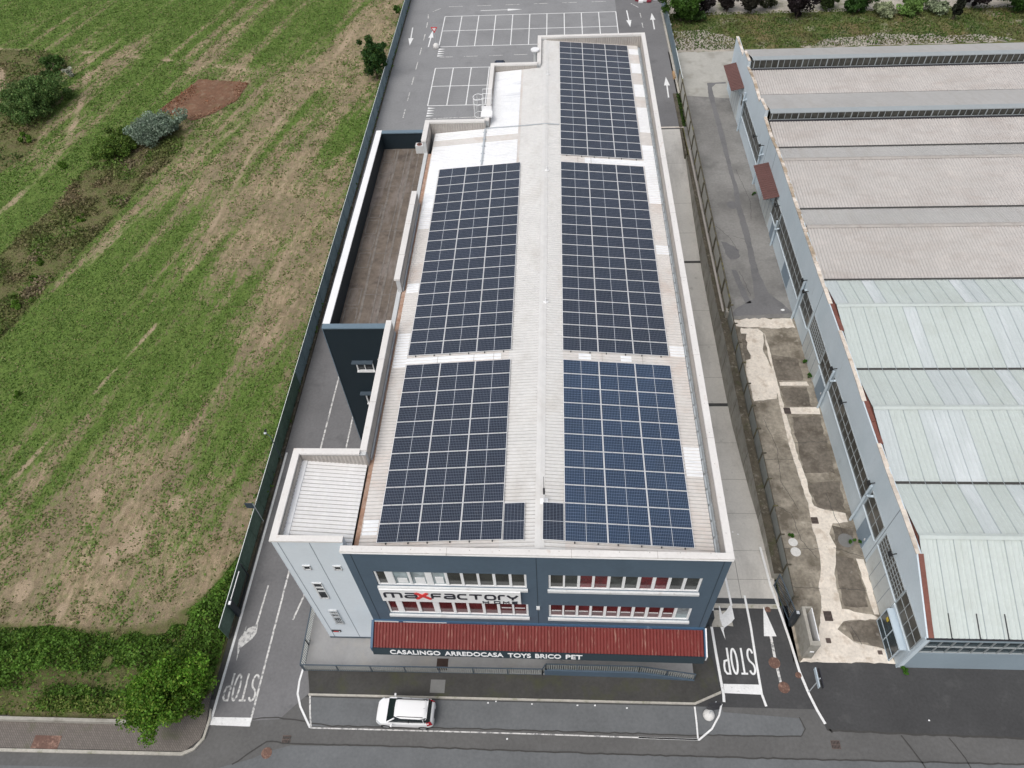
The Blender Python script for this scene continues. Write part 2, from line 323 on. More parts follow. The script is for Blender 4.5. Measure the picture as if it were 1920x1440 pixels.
M['grass_far']=mat('grass_far',(.08,.10,.03),.95,.2,.1,.2,2,stain=((.16,.12,.06),.8,.15,.48,.6),stain2=((.27,.235,.185),.8,.4,.56,.68),bump=.05,bsc=6)
# ------------------------------------------------------------------ small tools
def vnoise(x,y,seed=0):
    xi=np.floor(x).astype(int);yi=np.floor(y).astype(int);fx=x-xi;fy=y-yi;fx=fx*fx*(3-2*fx);fy=fy*fy*(3-2*fy)
    def h(a,b):
        n=(a*374761393+b*668265263+seed*974634777)&0x7fffffff
        n=((n^(n>>13))*1274126177)&0x7fffffff
        return ((n^(n>>16))&0xffff)/65535.
    return (h(xi,yi)*(1-fx)+h(xi+1,yi)*fx)*(1-fy)+(h(xi,yi+1)*(1-fx)+h(xi+1,yi+1)*fx)*fy
def inpoly(X,Y,poly):
    c=np.zeros(X.shape,bool);n=len(poly)
    for i in range(n):
        x0,y0=poly[i];x1,y1=poly[(i+1)%n]
        if y0==y1: continue
        k=((y0>Y)!=(y1>Y))&(X<(x1-x0)*(Y-y0)/(y1-y0)+x0); c^=k
    return c
def polydist(X,Y,poly,closed=True):
    d=np.full(X.shape,1e9);n=len(poly)
    for i in range(n if closed else n-1):
        x0,y0=poly[i];x1,y1=poly[(i+1)%n];dx,dy=x1-x0,y1-y0
        t=np.clip(((X-x0)*dx+(Y-y0)*dy)/(dx*dx+dy*dy+1e-9),0,1)
        d=np.minimum(d,np.hypot(X-x0-t*dx,Y-y0-t*dy))
    return d
def soft(X,Y,poly,w):
    d=polydist(X,Y,poly); s=np.where(inpoly(X,Y,poly),d,-d); return np.clip(.5+s/w,0,1)
def quadmesh(name,V,Cc,mat_,parent=None,stuff=False):
    """V: (N,4,3) world coords, Cc: (N,3) colours"""
    N=len(V); me=D.meshes.new(name)
    if parent is not None: L=ORG[parent.name]
    else: L=Vector((float(V[:,:,0].mean()),float(V[:,:,1].mean()),float(V[:,:,2].min())))
    co=(V.reshape(-1,3)-np.array(L[:])).astype(np.float32)
    me.vertices.add(4*N); me.vertices.foreach_set('co',co.ravel())
    me.loops.add(4*N); me.loops.foreach_set('vertex_index',np.arange(4*N,dtype=np.int32))
    me.polygons.add(N); me.polygons.foreach_set('loop_start',np.arange(0,4*N,4,dtype=np.int32)); 
    me.update(calc_edges=True)
    at=me.color_attributes.new('Col','FLOAT_COLOR','POINT')
    c4=np.ones((4*N,4),np.float32); c4[:,:3]=np.repeat(np.clip(Cc*1.25,0,.8),4,axis=0); at.data.foreach_set('color',c4.ravel())
    me.materials.append(mat_); me.validate()
    o=D.objects.new(name,me); COL.objects.link(o)
    if parent is not None: o.parent=parent; ORG[o.name]=L
    else: o.location=L; ORG[o.name]=L
    if stuff: o['kind']='stuff'
    return o
def cards(P,size,tilt=1.0,asp=1.0):
    """random oriented quads at P (N,3) with sizes (N,)"""
    N=len(P); n=RNG.normal(size=(N,3)); n[:,2]=np.abs(n[:,2])*tilt+.15; n/=np.linalg.norm(n,axis=1)[:,None]
    u=np.cross(n,RNG.normal(size=(N,3))); u/=np.linalg.norm(u,axis=1)[:,None]+1e-9; w=np.cross(n,u)
    s=size[:,None]/2; u=u*s; w=w*s*asp
    return np.stack([P-u-w*.3,P+w,P+u+w*.2,P-w],axis=1)
def ribbon(pts,w,closed=False):
    """2D polyline -> list of quads (2D) with mitred joints"""
    n=len(pts);L=[];Rr=[]
    for i in range(n):
        p=Vector(pts[i]).to_2d() if len(pts[i])>2 else Vector(pts[i])
        a=Vector(pts[(i-1)%n]) if (closed or i>0) else None
        b=Vector(pts[(i+1)%n]) if (closed or i<n-1) else None
        d1=(p-a).normalized() if a is not None else None; d2=(b-p).normalized() if b is not None else None
        if d1 is None: d1=d2
        if d2 is None: d2=d1
        n1=Vector((-d1.y,d1.x)); n2=Vector((-d2.y,d2.x)); m=(n1+n2)
        if m.length<1e-4: m=n1
        m.normalize(); k=min(1/max(m.dot(n1),.35),2.0)
        L.append(p+m*w/2*k); Rr.append(p-m*w/2*k)
    out=[]
    for i in range(n if closed else n-1):
        j=(i+1)%n; out.append((Rr[i],Rr[j],L[j],L[i]))
    return out
def lam(z): return float(np.interp(z,[0,1],[0,1]))
# ================================================================== THE GROUND
g=MB(); Z=-.06
for x0,x1,y0,y1 in ((-700,9.3,-300,21.0),(-700,9.3,21.0,80.7),(-700,9.3,80.7,900),(9.3,15.5,-300,21.0),(9.3,15.5,80.7,900),(15.5,700,-300,21),(15.5,700,21,80.7),(15.5,700,80.7,900)):
    g.add([(x0,y0,Z),(x1,y0,Z),(x1,y1,Z),(x0,y1,Z)],[(0,1,2,3)])
g.build('ground',M['grass_far'],kind='structure')
def sheet(name,pts,z,m): b=MB(); b.flat(pts,z); return b.build(name,M[m],kind='structure')
# asphalt round the store (car park behind, lane on the left, lane mouths on the right)
a=MB()
for r in (((-22.05,14.45),(-15.9,14.45),(-15.9,15.9),(-16.6,18),(-16.6,24),(-16,125),(-22.35,125),(-22.35,24)),):
    a.flat(r,0)
a.flat([(-16,18.5),(9.25,18.5),(9.25,125),(-16,125)],0)
a.flat([(9.25,80.9),(15.95,80.9),(16.2,125),(9.25,125)],0)
a.build('parking_asphalt',M['asphalt'],kind='structure')
sheet('car_park_asphalt',[(-22.3,59.5),(-11,59.5),(9.25,74),(9.25,81),(9.3,125),(-22.35,125)],.003,'asphalt_back')
sheet('asphalt_base',[(-22.3,17),(9.2,17),(9.2,125),(-22.3,125)],-.006,'asphalt')
b=MB(); b.flat([(-22.0,14.3),(16.75,14.3),(16.2,17.3),(15.98,21.0),(-22.0,21.0)],-.006); b.build('forecourt_asphalt',M['asphalt_dark'],kind='structure')
b=MB(); b.flat([(10.55,14.45),(15.9,14.45),(15.9,21.0),(9.0,21.0),(9.0,17.6),(10.3,16.2)],0.0); b.build('lane_asphalt',M['asphalt_dark'],kind='structure')
sheet('street',[(-60,-10),(60,-10),(60,14.45),(-60,14.45)],-.02,'asphalt_street')
sheet('street_strip',[(-15.3,12.55),(-4,12.62),(8,12.58),(15.1,12.68),(15.35,13.1),(15.2,13.75),(10.6,14.0),(10.4,14.44),(-15.9,14.44)],-.012,'asphalt_light')
sheet('street_strip',[(-60,-10),(60,-10),(60,9.8),(27.7,11.45),(10,11.38),(-1,11.42),(-9,11.5),(-16.4,11.4),(-17.8,11.0),(-18.6,10.6),(-21,9.9),(-60,9.6)],-.008,'asphalt_light')
sheet('driveway',[(16.72,13.1),(24,12.95),(40,12.8),(60,12.7),(60,17.3),(15.95,17.25),(16.0,15.6)],.004,'asphalt_dark')
sheet('junction_asphalt',[(-22.0,12.6),(-17.5,12.9),(-15.95,14.5),(-15.95,17),(-21.9,17)],.003,'asphalt')
# seams: wandering cracks between the strips of the street
def wiggle(pts,amp=.05,step=.4,seed=0):
    r=random.Random(seed);out=[]
    for (x0,y0),(x1,y1) in zip(pts[:-1],pts[1:]):
        n=max(1,int(math.hypot(x1-x0,y1-y0)/step))
        for i in range(n):
            t=i/n; out.append((x0+(x1-x0)*t+r.uniform(-amp,amp),y0+(y1-y0)*t+r.uniform(-amp,amp)))
    out.append(pts[-1]); return out
se=MB()
for i,(pts,w) in enumerate((([(-21.7,12.7),(-17.6,13.0),(-14,12.58),(-4,12.64),(8,12.6),(15.1,12.7)],.07),([(-19.8,10.2),(-18,11.6),(-16.6,11.5),(-9,11.5),(-1,11.43),(10,11.4),(27.7,11.47),(40,11.3)],.08),
   ([(16.72,13.1),(24,12.95),(40,12.8)],.12),([(21.1,12.9),(21.9,11.4),(22.2,9.5)],.08),([(23.9,12.85),(24.3,12.1),(24.9,10.2)],.06),([(15.1,12.7),(15.4,13.1),(15.2,13.8)],.05),([(15.6,17.2),(16.2,15.4),(16.75,13.4),(17.0,12.95)],.10),([(-16.6,11.5),(-16.5,11.9),(-17.0,11.8)],.05))):
    for q in ribbon(wiggle(pts,.035,.35,i),w): se.poly([(p.x,p.y,.007) for p in q])
se.build('road_seam',M['seam'],kind='structure')
# ---- the side lane that dips to the loading level
LZ=[(21.0,0),(24,-.1),(28,-.55),(31,-1.25),(38,-2.4),(42,-2.6),(58,-2.6),(66,-1.85),(72,-.95),(78,-.12),(80.9,0)]
def lz(y): return float(np.interp(y,[p[0] for p in LZ],[p[1] for p in LZ]))
ln=MB(); ys=sorted(set([21.0+i*1.0 for i in range(60)]+[p[0] for p in LZ]))
for y0,y1 in zip(ys[:-1],ys[1:]):
    ln.add([(9.0,y0,lz(y0)),(15.4,y0,lz(y0)),(15.4,y1,lz(y1)),(9.0,y1,lz(y1))],[(0,1,2,3)])
ln.build('side_lane',M['concrete_lane'],kind='structure')
M['kerb_dark']=mat('kerb_dark',(.19,.18,.165),.9,.1,1,.1,5)
jt=MB()
for y in (22.9,25.2,28.5,32.0,36.0,43.6,47.6,52.2,63.5,68,74.3):
    jt.add([(9.2,y,lz(y)+.006),(15.3,y,lz(y)+.006),(15.3,y+.03,lz(y+.03)+.006),(9.2,y+.03,lz(y+.03)+.006)],[(0,1,2,3)])
for y0,y1 in zip(ys[:4],ys[1:5]): jt.add([(12.9,y0,lz(y0)+.007),(12.94,y0,lz(y0)+.007),(12.94,y1,lz(y1)+.007),(12.9,y1,lz(y1)+.007)],[(0,1,2,3)])
jt.build('lane_joint',M['kerb_dark'],kind='structure')
for i,(y,lab) in enumerate(((21.3,'long dark slotted drain across the lane mouth just behind the white band'),(40.4,'dark cross drain at the foot of the lane ramp nearest the street'),(59.3,'dark cross drain in the sunken lane beside the middle solar arrays'),(80.6,'dark drain slot with pale edge where the far asphalt lane meets the concrete ramp'))):
    d=MB(); z=lz(y)+.012; hw=.20 if i==0 else (.12 if i==3 else .17)
    d.box(9.3,15.25,y-hw,y+hw,z-.05,z,0)
    o=d.build('lane_drain',M['black'] if i else M['gate_dark']); tag(o,lab,'drain','drains across the side lane')
    s=MB()
    for k in range(5): s.box(9.3,15.25,y-hw+.04+k*(2*hw-.1)/4,y-hw+.055+k*(2*hw-.1)/4,z,z+.006)
    s.build('grating',M['plate_grey'],o)
sheet('concrete_band',[(9.9,20.78),(15.3,20.78),(15.3,21.06),(9.9,21.06)],.006,'kerb')
sheet('concrete_band',[(9.3,80.75),(15.6,80.75),(15.6,81.0),(9.3,81.0)],.006,'yard_light')
# ---- factory yard
sheet('yard',[(15.55,17.2),(22.1,17.2),(22.1,48.5),(15.6,48.4)],.0,'yard_concrete')
sheet('yard_asphalt',[(15.6,48.4),(22.1,48.6),(22.1,92),(22.1,99.6),(15.6,99.6),(15.6,80)],.0,'asphalt_yard')
M['yard_slab']=mat('yard_slab',(.34,.33,.30),.9,.10,.3,.08,4,stain=((.22,.21,.18),.7,.5,.5,.66))
sheet('yard_slab',[(16.0,88.2),(23.2,87.0),(24.5,99.6),(16.0,99.4)],.005,'yard_slab')
def blotch(pts,seed,amp=.12,step=.35): return wiggle(list(pts)+[pts[0]],amp,step,seed)[:-1]
yl=MB()
yl.flat(blotch([(16.62,48.3),(18.4,48.6),(19.8,48.45),(21.3,48.6),(21.8,48.5),(21.9,47.4),(20.0,47.2),(18.5,47.35),(16.6,47.5)],1),.008)
yl.flat(blotch([(16.95,47.3),(18.5,47.2),(18.9,46.7),(18.5,44.4),(18.75,43.3),(18.95,40.7),(18.65,39.05),(16.7,38.8),(16.6,42.3),(17.0,44.4)],2,.06),.007)
yl.flat(blotch([(19.0,46.7),(18.8,44.1),(18.85,42.7),(18.75,38.1),(18.7,36.3),(18.75,33),(18.9,31.1),(19.02,29.05),(18.9,27.1),(19.0,25.2),(18.7,23.4),(18.3,22.4),(18.35,21.7),(18.05,20.6),(17.6,19.2),(17.0,18.2),(15.95,17.22),(22.05,17.24),(21.75,18.1),(19.7,18.6),(18.9,19.4),(19.4,20.0),(21.9,20.2),(21.4,20.5),(19.55,20.85),(19.55,22.3),(19.65,23.4),(20.25,25.5),(20.0,26.5),(20.45,27.35),(21.6,27.5),(21.6,28.2),(20.2,28.5),(19.4,28.9),(19.35,31.1),(19.2,33),(19.1,36.3),(19.08,38.1),(19.05,40.9),(19.07,44.4)],3,.05),.009)
yl.flat([(19.2,40.9),(21.5,40.95),(21.6,40.5),(19.2,40.5)],.006); yl.flat([(19.2,38.15),(21.9,38.2),(21.85,37.45),(19.2,37.5)],.006)
yl.flat(blotch([(21.4,24.6),(21.95,24.5),(21.9,20.5),(21.55,20.5)],9,.04),.005)
yl.build('yard_patch',M['yard_light'],kind='structure')
yd=MB()
yd.flat(blotch([(19.15,40.3),(21.4,40.35),(21.25,38.3),(19.25,38.3)],4,.05),.004); yd.flat(blotch([(19.0,44.0),(21.3,43.6),(21.3,41.05),(19.15,41.05)],5,.05),.004)
yd.flat(blotch([(19.4,30.8),(21.8,31.0),(21.6,28.5),(19.6,28.6)],6,.1),.004); yd.flat(blotch([(19.8,24.9),(21.3,24.6),(21.35,21.0),(19.7,21.1),(19.75,22.5)],7,.1),.004); yd.flat(blotch([(20.4,27.1),(21.7,27.0),(21.5,25.3),(20.4,25.3)],8,.12),.004)
yd.flat(blotch([(19.5,37.2),(21.7,37.2),(21.7,31.8),(19.3,31.8)],10,.1),.004); yd.flat(blotch([(16.9,46.6),(17.3,46.6),(17.2,43.5),(16.8,43.5)],11,.12),.010)
yd.flat(blotch([(19.4,20.0),(21.8,20.1),(21.6,18.2),(19.8,18.7)],12,.08),.004)
yd.build('yard_stain',M['yard_dark'],kind='structure')
sk=MB()
sk.flat(blotch([(19.77,91.1),(22.1,91.25),(22.1,90.85),(20.8,90.8),(20.2,90),(20.1,84.2),(20.2,78.6),(20.0,72),(20.1,68.4),(19.95,65),(20.05,61.3),(19.9,57),(19.95,54.5),(20.3,52.0),(21.3,50.5),(22.0,49.2),(16.3,48.8),(16.9,49.8),(18.9,51.2),(19.15,53.7),(19.4,58),(19.35,64.8),(19.62,68.7),(19.55,78),(19.57,84.2),(19.5,88)],13,.04),.006)
sk.flat(blotch([(17.05,59.5),(17.9,59.0),(18.6,58.1),(18.4,56.9),(17.5,56.7),(17.0,58.5)],14,.1),.006); sk.flat([(19.0+.55*math.cos(i*.5),65.5+.7*math.sin(i*.5)) for i in range(12)],.010)
sk.flat(blotch([(17.3,55.3),(17.8,55.2),(18.5,50.5),(17.9,50.5)],15,.05),.006); sk.flat(blotch([(16.3,72),(16.7,72),(16.75,68),(16.35,68)],16,.08),.006)
sk.build('yard_patch_dark',M['asphalt'],kind='structure')
cr=MB()
for i,pts in enumerate(([(16.6,22.35),(18.4,22.3)],[(19.6,22.3),(21.5,22.2)],[(16.2,25.3),(19,25.3)],[(20.1,25.4),(21.9,24.7)],[(16.3,33),(18.8,33)],[(19.2,34.6),(21.8,34.7)],[(16.4,29),(17.6,28.2),(17.9,26),(18.7,24.6)],[(17.2,37),(17.7,34),(17.4,31),(18.2,28.5)],[(16.8,62),(18,60),(18.4,58)],[(18.2,60.4),(19.4,59.8)],[(20.4,72),(21,66),(20.6,63)],[(18.1,55),(18.6,51.5)],[(20.5,30),(21,26.2)],[(19.8,19.6),(20.2,18.4)])):
    for q in ribbon(wiggle(pts,.05,.25,40+i),.03): cr.poly([(p.x,p.y,.013) for p in q])
cr.build('yard_crack',M['seam'],kind='structure')
# far concrete apron and scrub strip behind the factory
sheet('scrub_strip',[(16.2,99.4),(90,99.9),(90,110.2),(16.4,111)],.004,'grass_far')
sheet('gravel_strip',[(17,110.5),(90,110),(90,135),(17,135)],.006,'gravel')
gb=MB(); gb.flat(blotch([(16.2,99.3),(25.5,99.5),(25.0,103.6),(21,105.8),(17.2,105.5)],20,.3,.8),.012); gb.flat(blotch([(33,99.9),(48,100.0),(62,100.2),(60,101.6),(52,102.6),(44,103.2),(38,102.2)],23,.4,.9),.013); gb.build('gravel_patch',M['gravel'],kind='structure')
# ================================================================== MARKINGS
wp=MB(); wn=MB()
def line(mb,pts,w,z=.010,closed=False):
    for q in ribbon(pts,w,closed): mb.poly([(p[0],p[1],z) for p in q])
def dash(mb,a,b,n,w,fr=.5,z=.010):
    for i in range(n):
        t0=i/n; t1=(i+fr)/n; line(mb,[(a[0]+(b[0]-a[0])*t0,a[1]+(b[1]-a[1])*t0),(a[0]+(b[0]-a[0])*t1,a[1]+(b[1]-a[1])*t1)],w,z)
def arrow(mb,tail,tip,sw=.17,hw=.75,hl=2.2,z=.010):
    T=Vector(tail);P=Vector(tip);d=(P-T).normalized();n=Vector((-d.y,d.x));h=P-d*hl
    mb.flat([tuple(T+n*sw/2),tuple(h+n*sw/2),tuple(h-n*sw/2),tuple(T-n*sw/2)],z)
    mb.flat([tuple(h+n*hw/2),tuple(P),tuple(h-n*hw/2)],z)
# left lane
line(wp,[(-21.9,12.75),(-21.83,20),(-21.83,33.4)],.17)
line(wn,[(-19.33,12.43),(-19.2,24),(-19.02,43.5)],.13)
line(wn,[(-18.1,19.4),(-17.72,21.1),(-17.6,22.5)],.13); line(wn,[(-17.0,31.0),(-17.0,44)],.12)
wp2=MB(); wp2.flat([(-22.0,12.45),(-19.3,12.42),(-19.3,12.95),(-22.0,12.93)],.012)
arL=MB(); arL.flat([(-20.53,21.9),(-20.42,21.9),(-20.50,19.0),(-20.64,19.0)],.011)
arL.flat([(-20.48,19.05),(-20.42,18.45),(-20.6,18.05),(-21.28,17.35),(-21.33,18.4),(-21.1,18.75)],.012)
arL.flat([(-21.28,17.35),(-21.3,16.5),(-21.42,17.2),(-21.57,17.9),(-21.33,18.4)],.012); arL.flat([(-21.57,17.9),(-21.33,18.4),(-21.27,18.95),(-21.2,18.3)],.011)
arL.build('painted_arrow',M['worn_paint'],kind='structure')
# right lane
line(wp,[(10.6,19.45),(10.65,17.5),(10.75,15.0),(10.72,14.6)],.17)
line(wp,[(13.15,21.7),(13.2,19.5),(13.15,17),(13.15,15.15),(13.3,14.4)],.15)
line(wp,[(14.86,25.4),(15.05,22.5),(15.35,20.5),(15.6,18.6),(15.8,16.6),(16.1,15.2),(16.4,14.2),(16.7,13.45)],.16)
line(wp,[(11.75,26),(12.05,22.8),(12.15,20.95)],.15)
wp2.flat([(10.83,15.15),(13.2,15.1),(13.2,15.72),(10.83,15.72)],.013)
line(wn,[(-.01+14.42,18.9),(14.4,17.5),(14.47,15.9)],.17)
wp.flat([(13.96,18.87),(14.78,18.87),(14.28,20.95)],.011)
wp.flat([(12.16,20.98),(11.72,20.57),(11.35,20.2),(11.25,20.9),(11.32,20.9),(11.28,20.1),(11.22,19.5),(11.39,18.55),(11.5,19.3),(11.92,19.75),(12.21,20.05)][::1],.011) if False else None
wp.flat([(12.0,20.95),(12.16,20.98),(12.21,20.04),(11.98,19.78),(11.45,19.4),(11.3,19.55),(11.25,20.15),(11.75,20.6)],.012)
wp.flat([(11.39,18.58),(11.17,19.45),(11.45,19.42),(11.36,19.2)],.011); wp.flat([(11.28,20.93),(11.34,20.93),(11.42,20.3),(11.27,20.1),(11.2,19.6)],.0115)
pt=MB(); pt.flat(blotch([(10.75,20.6),(11.9,20.6),(12.05,19.5),(10.65,19.45)],31,.05),.007); pt.build('road_patch',M['kerb'],kind='structure')
# car park behind the store
for (x0,x1,ya,yb,yc,n) in ((-16.25,9.2,102.85,107.7,112.4,10),):
    for y in (ya,yb,yc): line(wp,[(x0,y),(x1,y)],.13,.010)
    for i in range(n+1):
        x=x0+(x1-x0)*i/n; line(wp,[(x,ya),(x,yc)],.13,.012)
for y in (87.0,91.87,96.7): line(wp,[(-16.1,y),(-5.5,y)],.13,.010)
for i in range(5):
    x=-16.1+2.46*i; line(wp,[(x,87.0),(x,96.7)],.13,.012)
for y0,y1,x in ((99.9,102.5,-16.2),(84.3,86.7,-16.0)):
    for k in range(4): yy=y0+k*(y1-y0)/4; wp.flat([(x,yy+.08),(x+.95,yy+.27),(x,yy+.5)],.010)
arrow(wp,(-20.75,109.1),(-20.5,103.5)); arrow(wp,(-17.75,102.9),(-17.65,107.9)); arrow(wp,(-11.0,114.05),(-4.7,114.1),.14,.7); arrow(wp,(10.82,112.7),(11.0,107.3)); arrow(wp,(14.35,106.4),(14.4,111.6)); arrow(wp,(14.5,87.7),(14.65,92.9))
dash(wn,(-18.65,106.8),(-18.95,82.2),6,.13,.5); line(wn,[(-18.9,113.3),(-18.75,111.9)],.13); line(wn,[(-18.3,114.2),(-17.2,115.2)],.13); line(wn,[(-18.72,110.6),(-18.68,108.9)],.13)
dash(wn,(-16.0,115.7),(10.0,116.0),6,.12,.5); dash(wn,(-15.9,99.8),(-2,100.0),4,.12,.55); line(wn,[(-16.0,83.9),(-9.3,84.1)],.12)
line(wn,[(12.7,111.7),(12.75,110.2)],.12); line(wn,[(12.75,108.6),(12.8,107)],.12); dash(wn,(12.35,88.2),(12.45,82.2),3,.13,.6); line(wn,[(11.6,115),(12.6,113.6)],.12); line(wn,[(12.8,105.0),(12.8,103.8)],.12)
# front corner lines and the bay along the kerb
line(wp,[(-16.65,16.1),(-16.72,15.3),(-16.66,14.5),(-16.3,13.7),(-15.8,13.0),(-15.4,12.46)],.13); line(wn,[(-15.82,14.4),(-15.6,13.4),(-15.35,12.5)],.11)
line(wn,[(-15.4,12.44),(-10,12.44),(-6.5,12.44),(-1,12.43),(3,12.40),(8.8,12.36)],.08); line(wp,[(5.2,12.38),(8.9,12.36),(9.75,13.0),(10.3,13.8),(10.55,14.5)],.11); line(wp,[(8.85,14.28),(8.85,13.3),(8.82,12.4)],.10)
wp2.build('stop_line',M['white_paint'],kind='structure')
wp.build('road_marking',M['white_paint'],kind='structure'); wn.build('worn_marking',M['worn_paint'],kind='structure')
def stop_word(x0,x1,y0,y1,m,shear=0):
    n=4;cw=(x1-x0)/n; mb=MB()
    W=.68;H=1
    def arc(cx,cy,rx,ry,a0,a1,k=12): return [(cx+rx*math.cos(RAD(a0+(a1-a0)*i/k)),cy+ry*math.sin(RAD(a0+(a1-a0)*i/k))) for i in range(k+1)]
    L={'S':[arc(.34,.76,.27,.2,20,250,12)[:]+arc(.34,.28,.27,.24,80,-160,12)],'T':[[(0,.95),(.68,.95)],[(.34,.93),(.34,0)]],
       'O':[arc(.34,.5,.28,.46,0,345,26)],'P':[[(.08,0),(.08,.96),(.4,.96),(.58,.86),(.6,.68),(.5,.5),(.14,.46)]]}
    for i,ch in enumerate('STOP'):
        for j,st in enumerate(L[ch]):
            closed=ch=='O'
            # read from the far side: u runs to -x, v runs to -y
            P=[(x1-cw*i-.1*cw-u*cw/ .86,y0+(y1-y0)*(1-v)+0) for u,v in st]
            P=[(px+shear*(py-y0),py) for px,py in P]
            for q in ribbon(P,.125,closed): mb.poly([(p[0],p[1],.012+.001*j) for p in q][::-1])
    mb.build('painted_word',M[m],kind='structure')
stop_word(10.95,13.1,16.3,18.05,'white_paint'); stop_word(-21.65,-19.35,13.9,15.7,'worn_paint')
# ================================================================== TERRACE, FRONT WALK, KERBS
fw=MB(); fw.prism([(-15.85,14.5),(8.9,14.5),(10.55,15.2),(10.35,17.2),(9.6,18.4),(8.9,18.5),(8.9,16.2),(-16.3,16.1)],-.02,.10); fw.build('front_walk',M['asphalt_walk'],kind='structure')
kb=MB(); kb.prism([(-15.9,14.38),(8.9,14.38),(10.6,15.1),(10.6,15.25),(8.85,14.5),(-15.9,14.5)],-.02,.13); kb.build('kerb',M['kerb'],kind='structure')
tr=MB(); tr.prism([(-16.45,16.0),(-.6,16.0),(-.6,18.3),(-16.45,19.0)],-.02,.30); tr.prism([(-.6,16.16),(5.4,16.16),(5.4,18.3),(-.6,18.3)],-.02,.30)
tr.add([(5.4,16.16,.30),(9.0,16.0,.11),(9.0,18.3,.11),(5.4,18.3,.30)],[(0,1,2,3)]); tr.prism([(-16.6,18.0),(-15.0,18.0),(-15.0,23),(-16.6,23)],-.02,.295)
tr.build('paved_terrace',M['paving'],kind='structure')
rw=MB(); rw.add([(-.6,16.0,.05),(5.4,15.95,.05),(5.4,16.14,.05),(-.6,16.15,.05),(-.6,16.0,.95),(5.4,15.95,.95),(5.4,16.14,.95),(-.6,16.15,.95)],[(0,3,2,1),(4,5,6,7),(0,1,5,4),(1,2,6,5),(2,3,7,6),(3,0,4,7)])
rw.add([(5.4,15.95,.05),(9.0,15.82,.05),(9.0,16.0,.05),(5.4,16.14,.05),(5.4,15.95,.95),(9.0,15.82,.12),(9.0,16.0,.12),(5.4,16.14,.95)],[(0,3,2,1),(4,5,6,7),(0,1,5,4),(1,2,6,5),(2,3,7,6)])
o=rw.build('ramp_wall',M['facade']); tag(o,'low blue-grey wall edging the entrance ramp under the red canopy','wall')
# railings
def railing(name,label,path,zb,zt,slat_mi='slat'):
    root=thing(name,label,'railing',(path[0][0],path[0][1],zb[0]))
    r=MB(); sl=MB()
    for i in range(len(path)-1):
        a,b_=path[i],path[i+1]; za,zb_=zt[i],zt[i+1]; ba,bb=zb[i],zb[i+1]
        r.beam((a[0],a[1],za),(b_[0],b_[1],zb_),.07,.05); r.beam((a[0],a[1],ba+.08),(b_[0],b_[1],bb+.08),.04,.03)
        L=math.hypot(b_[0]-a[0],b_[1]-a[1]); n=max(1,int(L/.14))
        for k in range(n):
            t=(k+.5)/n; x=a[0]+(b_[0]-a[0])*t;y=a[1]+(b_[1]-a[1])*t
            sl.box(x-.03,x+.03,y-.006,y+.006,ba+(bb-ba)*t+.08,za+(zb_-za)*t-.02)
        n=max(1,round(L/2.1))
        for k in range(n+1):
            t=k/n; x=a[0]+(b_[0]-a[0])*t;y=a[1]+(b_[1]-a[1])*t; zz=ba+(bb-ba)*t
            p=MB(); p.box(x-.03,x+.03,y-.03,y+.03,zz,za+(zb_-za)*t); p.build('post',M['railing'],root)
    r.build('rail',M['railing'],root); sl.build('slats',M[slat_mi],root)
railing('railing','dark blue steel railing along the front edge of the paved terrace',[(-16.4,15.95),(-.75,16.0)],[.12,.12],[1.2,1.2])
railing('ramp_railing','dark railing stepping down along the top of the ramp wall',[(-.75,16.0),(-.5,16.07),(5.4,16.04),(8.95,15.9)],[.12,.95,.95,.15],[1.2,1.95,1.95,1.15])
railing('side_railing','steel railing on the left end of the terrace beside the tower',[(-16.5,15.95),(-16.55,17.6),(-16.6,20.6)],[.12,.12,.12],[1.2,1.2,1.2],'rail_white')
# left kerb, dirt strip and pavement
ks=MB(); ks.prism([(-22.38,18),(-22.2,18),(-22.0,30),(-22.15,125),(-22.38,125)],-.02,.14); ks.build('kerb',M['mosswall'],kind='structure')
dv=MB(); dv.flat([(-22.3,14.0),(-21.95,14.0),(-21.98,33),(-22.02,60),(-22.2,60)],.005); dv.build('verge',M['asphalt_walk'],kind='structure')
sheet('pavement',[(-60,10.62),(-23.0,10.85),(-22.2,11.6),(-22.1,12.4),(-22.35,14.5),(-23.5,12.9),(-60,12.3)],.11,'brick_pave')
kc=MB(); kc.prism([(-60,10.42),(-23.1,10.62),(-22.4,10.95),(-21.95,11.6),(-21.9,12.8),(-22.05,13.4),(-22.15,13.4),(-22.05,12.8),(-22.1,11.68),(-22.5,11.08),(-23.2,10.80),(-60,10.60)],-.03,.13); kc.build('kerb',M['kerb'],kind='structure')
lw=MB(); lw.box(-60,-26.5,12.32,12.52,0,.55); o=lw.build('low_wall',M['retwall']); tag(o,'low concrete wall between brick pavement and green bramble bank','wall')
hp=MB(); hp.box(-32.95,-31.2,10.78,11.55,.09,.122); o=hp.build('cover_plate',M['rust_plate']); tag(o,'rectangular brownish cover plate in the brick pavement','cover')
hp=MB(); hp.box(-8.0,-7.05,14.72,15.55,.09,.115); o=hp.build('cover_plate',M['plate_grey']); tag(o,'square grey cover plate in the mossy walk behind the car','cover')
hp=MB(); hp.box(-7.7,-6.95,15.98+.12,16.6+.25,.29,.315); o=hp.build('cover_plate',M['brown_trim2']); tag(o,'small dark brown plate on the terrace below the canopy lettering','cover')
